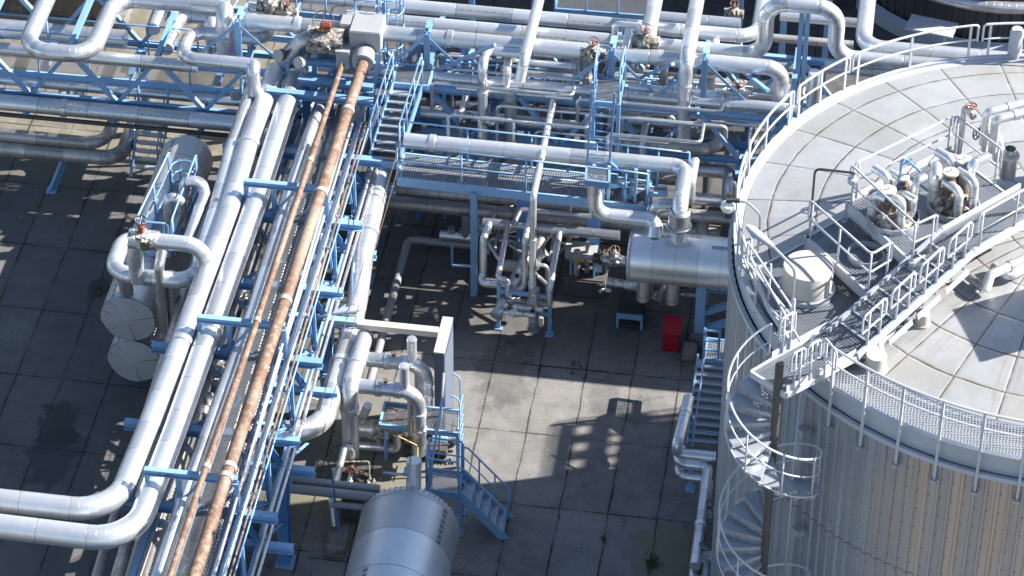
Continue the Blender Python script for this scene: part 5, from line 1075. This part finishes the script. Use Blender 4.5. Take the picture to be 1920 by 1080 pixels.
b = MB(); b.quad(q+AZ*8-AX*14, q+AZ*8, q+V((.9, 12, 8)), q+V((-13, 12, 8))); b.obj('roof', 'shed', bd); b = MB(); b.box(q+V((-6.9, 6.1, .15)), 14.6, 12.4, .3); b.obj('plinth', 'conc', bd)
tq = P(1852, 100, 0); DC = V((tq.x, tq.y+4.25, 0)); dt_ = thing('dark_tank', 'dark ribbed steel tank cut off at the upper right corner', 'storage tank', DC)
M['darktank'] = painted('dark_tank_sheet', (.085, .085, .098), (.16, .15, .145), .58, .45, .35, 2)
b = MB(); n = 84; rows = [[], []]
for k in range(n*4):
    kk, i = divmod(k, 4); a = (kk+(0, .6, .7, .9)[i])/n*2*pi; r_ = 4.2+(0, 0, .06, .06)[i]
    for j, z in enumerate((.0, 9)): rows[j].append(b.bm.verts.new(DC+V((r_*math.cos(a), r_*math.sin(a), z))))
for k in range(n*4): j = (k+1) % (n*4); b.bm.faces.new((rows[0][k], rows[0][j], rows[1][j], rows[1][k]))
b.obj('wall', 'darktank', dt_); b = MB(); b.lathe(DC, AZ, [(4.25, 9), (0, 10)], 60); b.obj('roof', 'darktank', dt_)
b = MB(); b.lathe(DC, AZ, [(4.2, .0), (4.55, .0), (4.55, .32), (4.3, .42)], 72, smooth=False); b.obj('base_ring', 'lamp', dt_)
b = MB(); b.tube([DC+V((4.55*math.cos(math.radians(a)), 4.55*math.sin(math.radians(a)), 1.75)) for a in range(180, 330, 5)], .17, bend=5); tag(b.obj('ring_pipe', 'alu', org=DC), 'pale curved pipe hugging the dark tank', 'pipe')
pb_ = P(1775, 48, 1.2); b = MB(); b.box(pb_+V((-.4, -.1, 0)), 1.3, .7, .06, -.2); b.bar(pb_, V((pb_.x, pb_.y, 0)), .1, .1); tag(b.obj('canopy', 'lamp', org=V((pb_.x, pb_.y, 0))), 'small tilted pale canopy before the dark tank', 'canopy')
sw = P(1120, -30, 0); b = MB(); corr(b, sw-AX*9, sw+AX*9+V((1, 0, 0)), 0, 3.2, .4, .08); 
o = b.obj('corrugated_wall', 'darktank', org=sw); tag(o, 'low dark corrugated wall beyond the long pipes at top', 'wall')
# ================================================================== middle yard
hv = P(1183, 478, 2.55); hx2 = thing('horizontal_vessel', 'long silver horizontal vessel reaching behind the big tank', 'vessel', V((hv.x, hv.y, 0)))
b = MB(); b.lathe(hv, AX, [(.64, 0), (.64, 2.2), (.64, 6.2)], 48)
for f in b.bm.faces:
    for l in f.loops: l[b.uv].uv = (l[b.uv].uv.x/.55, l[b.uv].uv.y)
b.obj('shell', 'bright', hx2); b = MB(); b.lathe(hv, -AX, [(.64, 0), (.60, .05), (0, .08)], 48); b.obj('end_cover', 'tanksteel', hx2); b = MB(); b.lathe(hv, AX, [(.65, -.02), (.655, -.01), (.655, .03), (.64, .04)], 48); b.obj('end_band', 'galv', hx2)
for xo in (.35, 1.05): q = hv+V((xo, -.1, 0)); b = MB(); b.tube([q, q-AZ*1.25], .17); b.obj('drain_nozzle', 'steel', hx2)
b = MB(); q = hv+V((2.4, -.2, .62)); b.box(q, .9, .02, .14, 0); b.obj('name_plate', 'galv', hx2)
vf = thing('vessel_trestle', 'bright blue support frame with diagonal braces under the long vessel', 'frame', P(1310, 640))
q = P(1310, 640, 0); 
for yy in (0, 1.1): MB().ibeam(V((q.x, q.y+yy, .35)), V((q.x, q.y+yy, 1.95)), .24, .24, AY, .02).obj('column', 'blue', vf)
MB().ibeam(V((q.x, q.y-.1, 1.9)), V((q.x, q.y+1.2, 1.9)), .3, .2).obj('saddle_beam', 'blue', vf); MB().ibeam(V((q.x+.1, q.y, 1.75)), V((q.x+4, q.y, 1.75)), .16, .18).obj('beam', 'blue', vf)
MB().bar(V((q.x+.1, q.y, .95)), V((q.x+1.5, q.y, 1.7)), .14, .14).obj('brace', 'blue', vf); MB().bar(V((q.x+.05, q.y, .38)), V((q.x+2.2, q.y, 1.5)), .15, .15).obj('brace', 'blue', vf)
b = MB(); b.bbox(V((q.x, q.y+.1, .18)), .42, .75, .36, 0, .03); b.obj('concrete_base', 'conc', vf)
tv = hv+V((.55, 0, .55)); run('white pipe stepping down from the footbridge into the vessel top', .185, 'bright', [P(1116, 341, 4.4), slide(P(1116, 341, 4.4), AZ, py=402), V((tv.x, slide(P(1116, 341, 4.4), AZ, py=402).y, slide(P(1116, 341, 4.4), AZ, py=402).z)), V((tv.x, tv.y, slide(P(1116, 341, 4.4), AZ, py=402).z-.35)), tv], bend=.4, Ls=.55)
tv2 = hv+V((1.12, 0, .5)); s_ = path((758, 263, 4.2), ('x', 1277)); e_ = s_[-1]
run('large white pipe along the footbridge dropping as a collared riser', .19, 'bright', [s_[0], V((tv2.x, e_.y, e_.z)), V((tv2.x, tv2.y, e_.z)), tv2], bend=.36, Ls=.9, flanges=((2, .22), (0, .1)))
b = MB(); q = V((tv2.x, tv2.y, 3.6)); b.lathe(q, AZ, [(.26, 0), (.26, .42), (.22, .46)], 24); b.cyl(q-AZ*.03, q+AZ*.02, .31); tag(b.obj('riser_collar', 'steel', org=q), 'wide silver collar round the riser above the vessel', 'collar')
run('white side pipe curving down beside the collared riser', .12, 'bright', [P(1303, 300, 4.1), P(1296, 340, 3.9), ('z', 3.3), P(1285, 380, 3.2)], bend=.25, Ls=.5)
run('silver elbow rising behind the stepped white pipe', .16, 'steel', [P(1224, 430, 2.9), slide(P(1224, 430, 2.9), AZ, py=382), ('x', 1262)], bend=.3, Ls=.5)
run('upper shaded pipe lying behind the footbridge', .14, 'dull', [(722, 352, 1.6), ('x', 1370)]); run('lower shaded pipe lying behind the footbridge', .18, 'dull', [(720, 378, 1.0), ('x', 1380)])
run('fat silver pipe right of the collared riser bending down', .17, 'steel', [(1308, 318, 2.6), ('x', 1372), ('y', 350), ('z', 1)], bend=.35, Ls=.6); run('shaded pipe between vessel and tank', .18, 'dull', [(1232, 398, 1.3), ('x', 1390)])
run('pale pipe between vessel and tank in a strip of sun', .16, 'alu', [(1300, 372, 1.6), ('x', 1390)])
run('dark curved pipe behind the vessel', .15, 'dull', [(1260, 470, 1.4), ('x', 1310), ('y', 415)], bend=.35, Ls=.5)
run('silver header pipe with a flat right end behind the valve stand', .125, 'steel', [(905, 417, 1.8), ('x', 1162)], Ls=.7)
run('thin silver pipe above header bending forward at left', .07, 'steel', [P(962, 422, 2.0), P(976, 393, 2.2), ('x', 1108)], bend=.12, Ls=.7)
run('shaded hooped pipe behind the header', .15, 'dull', [(1003, 500, .9), ('z', 1.5), P(1030, 430, 1.6), ('x', 1085)], bend=.45, Ls=.4)
run('long gray ground pipe bending back toward the rack', .105, 'graypipe', [(692, 720, .35), ('y', 449), ('x', 895)], name='gray_pipe', bend=.2)
b = MB(); q = path((825, 440, .6), ('x', 895)); mf = thing('ground_manifold', 'short white manifold with two open upright necks by the ground pipe', 'manifold', q[0]); b.tube(q, .12, Ls=.5); b.obj('body', 'bright', mf)
for f in (.3, .62): w = q[0].lerp(q[1], f); b = MB(); b.lathe(w, AZ, [(.075, 0), (.075, .2), (.09, .2), (.09, .24), (.06, .24), (.06, .1)], 16); b.obj('neck', 'galv', mf)
b = MB(); b.cyl(q[1]-AX*.3, q[1]-AX*.3+AZ*.6, .11); b.obj('neck', 'steel', mf)
bs = thing('pipe_bench', 'low blue trestle under the short white manifold', 'trestle', P(850, 495)); z = .5
for a in (P(848, 497), P(892, 500)): MB().bar(a, a+AZ*.62, .06, .06).obj('leg', 'blue', bs)
MB().bar(P(848, 497, .6), P(892, 500, .6), .06, .06).obj('beam', 'blue', bs); MB().bar(P(848, 497, .12), P(892, 500, .12), .05, .05).obj('beam', 'blue', bs)
# valve stand
vs = thing('valve_stand', 'blue frame stand carrying the silver valve columns in the middle yard', 'stand', P(985, 620))
for a in (P(935, 615), P(1030, 628)): MB().bar(a, a+AZ*1.4, .09, .09).obj('leg', 'blue', vs); b = MB(); b.box(a+AZ*.02, .2, .2, .04); b.obj('foot_plate', 'blue', vs)
for a in (P(975, 560),): MB().bar(a, a+AZ*1.2, .08, .08).obj('leg', 'blue', vs)
for z in (.65, 1.2): MB().bar(P(935, 615)+AZ*z, P(1030, 628)+AZ*z, .07, .09).obj('beam', 'blue', vs)
def strainer(label, px, py, z0, L, r, tilt, studs):
    q = P(px, py, z0); e = q+tilt*L; t_ = thing('strainer_column', label, 'strainer', q); b = MB(); b.tube([q, e], r, Ls=.4); b.obj('body', 'steel', t_)
    b = MB(); b.lathe(q, -tilt, [(r*1.15, -.04), (r*1.15, .03), (r*.8, .04), (0, .08)], 20); b.obj('end_flange', 'galv', t_)
    for k in range(studs):
        w = q.lerp(e, (k+1)/(studs+1))+V((0, -r, r*.4)); b = MB(); b.cyl(w, w+V((0, -.05, .03)), .05, 10); wheel(b, w+V((0, -.06, .04)), V((0, -.8, .5)), .05, .01, 3); b.obj('gauge', 'dark' if k % 2 else 'galv', t_)
    return t_
strainer('left tilted silver strainer column with gauges along it', 931, 592, .75, 1.9, .145, V((.28, .85, .35)).normalized(), 5)
t_ = strainer('right upright silver strainer column with yellow tag', 1000, 616, .25, 1.25, .135, V((0, 0.02, 1)).normalized(), 3); b = MB(); q = P(1000, 616, .25)+V((0, -.14, .9)); b.box(q, .04, .02, .4); b.obj('tag', 'yellow', t_)
for k, (py, lab, mt) in enumerate(((562, 'top foil wrapped cross pipe on the valve stand', 'foil'), (574, 'middle foil cross pipe on the valve stand', 'foil'), (586, 'lowest foil cross pipe on the valve stand', 'foil'))): b = MB(); q = path((945, py, .95), ('x', 1032-14*k)); b.tube(q, .085-.015*k, seg=14); b.blob(q[0].lerp(q[1], .3), .13, .1, .1, .2, 2, py); tag(b.obj('cross_pipe', mt, org=q[0]), lab, 'pipe')
run('silver pipe stepping down at left of the valve stand', .095, 'alu', [P(918, 418, 2.6), P(906, 450, 2.4), ('z', 1.35), P(900, 530, 1.25), ('x', 952), ('z', .4)], bend=.12, Ls=.6)
run('sloping silver pipe joining the left strainer', .075, 'alu', [P(953, 420, 1.9), P(933, 522, 1.6), ('x', 952), ('z', 1.0)], bend=.12, Ls=.6)
run('white kinked pipe between strainer columns', .075, 'bright', [P(997, 392, 2.9), P(984, 452, 2.7), ('z', 1.3), P(968, 548, 1.1)], bend=.1, Ls=.6)
run('sloping silver pipe right of the valve stand', .085, 'alu', [P(1050, 430, 1.8), P(1030, 545, 1.4), ('z', 1.0)], bend=.12, Ls=.6)
run('dim sloping pipe in shade behind valve stand', .15, 'dull', [P(1022, 470, 1.4), P(975, 500, .9), ('x', 940)], bend=.25)
run('dim upright pipe stub in shade right of hooped pipe', .09, 'dull', [(1082, 470, 1.3), ('z', .1)]); run('dim slender upright pipe behind pump shelter', .06, 'dull', [(1102, 455, 1.5), ('z', .2)])
b = MB(); q = P(1014, 612, .12); b.bbox(q+AZ*.15, .13, .08, .3); tag(b.obj('tag_box', 'cream', org=q), 'tiny cream box on ground by the right strainer', 'box')
# pump with little roof
pu = thing('pump_shelter', 'small gray roofed pump on a dark concrete block with yellow plate', 'pump', P(1095, 565)); q = P(1095, 555); 
b = MB(); b.bbox(q+V((0, .35, .28)), 1.05, .85, .55, 0, .04); b.obj('concrete_base', 'darkconc', pu)
for sx in (-.36, .22): MB().bar(q+V((sx, .1, .55)), q+V((sx, .1, 1.15)), .05, .05).obj('leg', 'blue', pu); MB().bar(q+V((sx, .6, .55)), q+V((sx, .6, 1.15)), .05, .05).obj('leg', 'blue', pu)
b = MB(); b.bbox(q+V((-.07, .35, 1.18)), .66, .66, .05); b.obj('roof', 'graybox', pu); b = MB(); b.box(q+V((-.16, .015, 1.12)), .3, .02, .09); b.obj('name_plate', 'yellow', pu)
b = MB(); b.cyl(q+V((-.42, .35, .78)), q+V((.05, .35, .78)), .14, 18); b.cyl(q+V((.05, .35, .78)), q+V((.6, .35, .78)), .07); b.obj('motor', 'dark', pu); MB().cyl(q+V((.42, .35, .6)), q+V((.42, .35, .95)), .14).obj('pump_head', 'dark', pu)
run('foil wrapped crumpled pipe under the left end of vessel', .12, 'foil', [P(1138, 528, .9), P(1205, 540, .9)], name='foil_pipe', cat='pipe')
lump('dark upright valve body behind the pump shelter', 1132, 485, 1.2, .2, 'dark', 'dark'); lump('bulging dark silver wrapped valve left of the vessel end', 1152, 488, 1.4, .22, 'steel', 'galv')
t_ = thing('drain_pot', 'fat silver drain pot with pink label under the vessel', 'pot', P(1211, 560, .9)); q = P(1211, 548, .85); b = MB(); b.lathe(q, AZ, [(0, -.15), (.13, -.12), (.19, 0), (.19, .6)], 24); b.obj('body', 'steel', t_); b = MB(); b.lathe(q, AZ, [(.193, .0), (.193, .1)], 24, math.radians(230), math.radians(310)); 
M['pink'] = nm('pink_label', (.62, .32, .50), 0, .6); b.obj('label_band', 'pink', t_)
run('silver elbow pipe beside drain pot under the vessel', .13, 'steel', [P(1262, 535, 1.2), ('x', 1250), P(1238, 560, .7)], bend=.2, Ls=.4); lump('small wrapped valve with red cap under the vessel', 1229, 552, .7, .15, 'foil')
tb = thing('low_trolley', 'low blue edged black topped bench on the dark slabs', 'bench', P(1175, 620)); q = P(1176, 615); b = MB(); b.bbox(q+V((.05, .75, .45)), .62, 1.55, .06); b.obj('top', 'black', tb); b = MB(); b.bar(q+V((-.27, -.04, .40)), q+V((.37, -.04, .40)), .05, .14); b.obj('front_rail', 'blue', tb)
for sx in (-.25, .35):
    for sy in (0, 1.45): MB().bar(q+V((sx, sy, 0)), q+V((sx, sy, .42)), .06, .06).obj('leg', 'blue', tb)
b = MB(); b.box(q+V((.05, .2, .12)), .55, .5, .04); b.obj('shelf', 'dark', tb)
rb = thing('red_cabinet', 'bright red cabinet with sloping lid standing on the slabs', 'cabinet', P(1256, 662)); q = P(1257, 661)
b = MB(); b.bbox(q+V((0, .2, .31)), .40, .36, .62, 0, .012); b.obj('body', 'red', rb); b = MB(); sheet(b, [q+V((-.22, -.03, .62)), q+V((.22, -.03, .62)), q+V((.22, .43, .82)), q+V((-.22, .43, .82))], .03); b.obj('lid', 'red', rb)
b = MB(); b.quad(q+V((-.20, .03, .62)), q+V((-.20, .37, .62)), q+V((-.20, .37, .77))); b.quad(q+V((.20, .03, .62)), q+V((.20, .37, .77)), q+V((.20, .37, .62))); b.obj('side_panel', 'red', rb); b = MB(); b.bar(q+V((-.17, .015, .06)), q+V((-.17, .015, .56)), .012, .012, AY); b.obj('door_seam', 'black', rb); MB().bar(q+V((-.19, .014, .50)), q+V((.19, .014, .50)), .010, .012).obj('door_seam', 'black', rb); b = MB(); b.box(q+V((.12, .005, .38)), .03, .03, .1); b.obj('handle', 'dark', rb)
b = MB(); q = P(1292, 668); b.bbox(q+AZ*.16, .34, .4, .32, 0, .03); tag(b.obj('concrete_block', 'conc', org=q), 'worn pale block right of the red cabinet', 'block')
# stair and pipes hugging the tank
ss = thing('tank_stair', 'narrow blue grated stair climbing beside the left wall of tank', 'stairs', P(1310, 830)); top, bot = P(1338, 668, 1.6), P(1317, 838, .35); stair(ss, top, bot, .74, AX, 'blue', 11, False, 'grate')
for (x, y, zz, y2) in ((1318, 672, 1.6, 0), (1297, 838, .35, 0)): q = P(x, y, zz); MB().tube([q, q+AZ*.95], .025).obj('post', 'blue', ss)
b = MB(); b.tube([P(1320, 672, 2.5), P(1298, 838, 1.2)], .022); b.obj('handrail', 'blue', ss); a = P(1329, 672, 1.6)
for s in (-.12, .22): MB().bar(a+AX*s, a+AX*s+AZ*.9, .06, .05).obj('gate_post', 'blue', ss)
for z in (.25, .55, .85): MB().bar(a+V((-.12, 0, z)), a+V((.22, 0, z)), .04, .04).obj('rung', 'blue', ss)
deck(ss, [P(1320, 672, 1.6), P(1368, 678, 1.6), P(1372, 640, 1.6), P(1326, 634, 1.6)], 'grate', 'blue', .12)
b = MB(); w = P(1298, 842, .3); b.tube([w, w+V((.6, 0, 0)), w+V((.6, .1, .5)), w+V((0, .1, .5))], .022); b.obj('gate', 'blue', ss)
run('fat silver pipe with domed top standing left of the tank stair', .13, 'alu', [P(1292, 745, 1.5), P(1270, 832, 1.2), ('z', .9), ('x', 1342)], bend=.16, Ls=.7, flanges=((0, .3),))
run('silver pipe zigzagging along the foot of the tank', .125, 'alu', [P(1275, 838, .75), P(1270, 868, .7), ('x', 1328), ('p', 1303, 1062)], bend=.2, Ls=.7, flanges=((2, .6),))
run('lower silver pipe tucked beneath the zigzag pipe', .115, 'alu', [P(1275, 868, .45), P(1272, 892, .4), ('x', 1330), ('p', 1322, 960)], bend=.2, Ls=.7)
run('short silver U pipe at the bottom edge beside the tank', .09, 'alu', [P(1300, 1055, .3), ('p', 1298, 1085), ('x', 1322), ('y', 1050)], bend=.15)
lump('upper foil wrapped valve at the foot of tank', 1330, 962, .5, .19, 'foil', 'galv'); lump('lower foil wrapped valve at the foot of tank', 1318, 1042, .5, .2, 'foil', 'galv')
q = P(1294, 918); b = MB(); b.bar(q, q+AZ*.7, .09, .09); b.box(q+AZ*.02, .22, .22, .04); tag(b.obj('pipe_prop', 'blue', org=q), 'short blue prop under zigzag pipe by the tank', 'prop')

# ================================================================== taller things standing beyond the right edge
tx, ty = 20.0, .3
tw = thing('steel_tower', 'tall slender steel tower with a railed glazed cabin beyond the right edge', 'tower', V((tx, ty, 0)))
for y in (1.0, -.1, -2.2):
    MB().ibeam(V((tx, y, 0)), V((tx, y, 12.3)), .14, .16, AY).obj('column', 'blue', tw)
b = MB(); b.tube([V((tx, 1.25, 12.3)), V((tx, 1.25, 13.35)), V((tx, 1.15, 13.5)), V((tx, -2.4, 13.5))], .035, bend=.1); b.obj('handrail', 'blue', tw)
for z0, z1 in ((13.12, 13.36), (12.5, 12.82)): b = MB(); b.box(V((tx, -.7, (z0+z1)/2)), .12, 3.6, z1-z0); b.obj('panel', 'graybox', tw)
for k, y in enumerate((1.05, .62, .5, .05, -.12, -.6, -1.0, -1.15, -1.6, -2.1, -2.4)): b = MB(); b.box(V((tx, y, 12.97)), .1, .10+.06*(k % 3), .34); b.obj('mullion', 'graybox', tw)
for k, y in enumerate((.9, .55, .2, -.2, -.55, -.95, -1.4, -1.9)): b = MB(); b.cyl(V((tx, y, 12.1)), V((tx, y, 12.5)), .06); b.blob(V((tx, y, 12.2)), .1, .11, .1, .3, 2, k); b.obj('valve', 'dark', tw)
b = MB(); b.box(V((tx, -.7, 12.05)), .5, 3.8, .16); b.obj('landing', 'galv', tw)
for y, dy, z0, z1 in ((.55, .5, 11.2, 12.0), (-.5, .7, 11.0, 12.0), (-1.5, .4, 10.9, 12.0), (.2, .25, 9.5, 12)): b = MB(); b.box(V((tx, y, (z0+z1)/2)), .5, dy, z1-z0); b.obj('cabinet', 'graybox', tw)
b = MB(); b.box(V((tx, -.6, 10.7)), .3, 3.2, .3); b.obj('beam', 'blue', tw)
for y in (1.22, 1.05): MB().bar(V((tx, y, 0)), V((tx, y, 12.4)), .05, .05).obj('mast', 'galv', tw)
hs = thing('shade_block', 'narrow tall sheet metal block added unseen behind the big tank to shade the yard', 'building', V((9, -.06, 0)))  # invented block, unseen behind the tank, sized to shade the middle yard
b = MB(); corr(b, V((9, -.06, 0)), V((15, -.06, 0)), 0, 7); b.obj('wall', 'darktank', hs); b = MB(); corr(b, V((9, .9, 0)), V((9, -.06, 0)), 0, 7); b.obj('wall', 'darktank', hs)
b = MB(); b.box(V((12, .42, 6.95)), 6.1, 1.1, .12); b.obj('roof', 'galv', hs); b = MB(); b.box(V((12, .5, 3.4)), 5.9, .8, 6.7); b.obj('core', 'darktank', hs); b = MB(); b.box(V((12, 1.45, 3.05)), 6.0, 1.1, 6.1); b.box(V((12, 2.5, 2.6)), 5.9, 1.0, 5.2); b.obj('shade_annex', 'darktank', hs)  # stepped boxes at the back added to widen the cast shade
b = MB(); q = V((13.0, -8.6, 11.8)); b.lathe(q, AZ, [(.55, 0), (.55, 1.5), (.3, 1.75), (0, 1.8)], 28); tag(b.obj('roof_vent', 'drum', org=q), 'fat roof vent on the tank dome beyond right edge', 'vent')
t_ = thing('roof_hut', 'small sheet metal hut on tank dome beyond right edge', 'hut', V((15.5, -11.6, 11.4))); b = MB(); b.bbox(V((15.5, -11.6, 12.6)), 2.6, 1.3, 2.4, .5); b.obj('wall', 'graybox', t_); b = MB(); b.box(V((15.5, -11.6, 13.84)), 2.8, 1.5, .08, .5); b.obj('roof', 'galv', t_)

random.seed(21)
for k, (px, py, lab) in enumerate(((1068, 520, 'pale gray switch box on blue post left of the pump shelter'), (1120, 545, 'blue gray motor box right beside pump shelter'))):
    q = P(px, py, 0); t_ = thing('switch_box', lab, 'box', q); MB().bar(q, q+AZ*.7, .07, .07).obj('post', 'blue', t_); b = MB(); b.bbox(q+AZ*.85, .26, .16, .42, 0, .02); b.obj('body', 'graybox' if k == 0 else 'slate', t_); b = MB(); b.box(q+V((0, -.085, .85)), .2, .01, .34); b.obj('door', 'lamp', t_)
for k in range(18):
    px, py, z = random.uniform(905, 1040), random.uniform(395, 500), random.uniform(.3, 1.4); q = P(px, py, z); r_ = random.uniform(.03, .075)
    pts = [V((q.x, q.y, .05)), q, q+V((random.uniform(-1.2, 1.2), 0, 0)), q+V((random.uniform(-.2, .2), -random.uniform(.4, .9), -.15))] if k % 2 else [q, q+V((0, random.uniform(.6, 1.6), 0)), q+V((random.uniform(.4, 1.4), 1.7, 0))]
    tag(MB().tube(pts, r_, bend=.12, Ls=.7).obj('yard_pipe', ('steel', 'dull', 'alu')[k % 3], org=q), 'slim bent pipe in the shaded tangle behind the valve stand', 'pipe', 'slim bent pipes behind the valve stand')
for k in range(9):
    q = P(random.uniform(1060, 1300), random.uniform(490, 560), random.uniform(.25, .8)); s = random.uniform(.09, .15)
    t_ = thing('yard_valve', 'small dark valve in the shaded machinery under the vessel', 'valve', q, 'small valves under the horizontal vessel'); b = MB(); b.blob(q, s, s, s*.9, .2, 2, k+40); b.cyl(q-AX*s*2, q+AX*s*2, s*.5); b.obj('body', ('steel', 'foil', 'dark')[k % 3], t_); b = MB(); b.cyl(q, q+AZ*s*2, .02, 6); wheel(b, q+AZ*s*2, V((.1, -.4, 1)), s*.8, .012, 4); b.obj('handwheel', 'dark', t_)
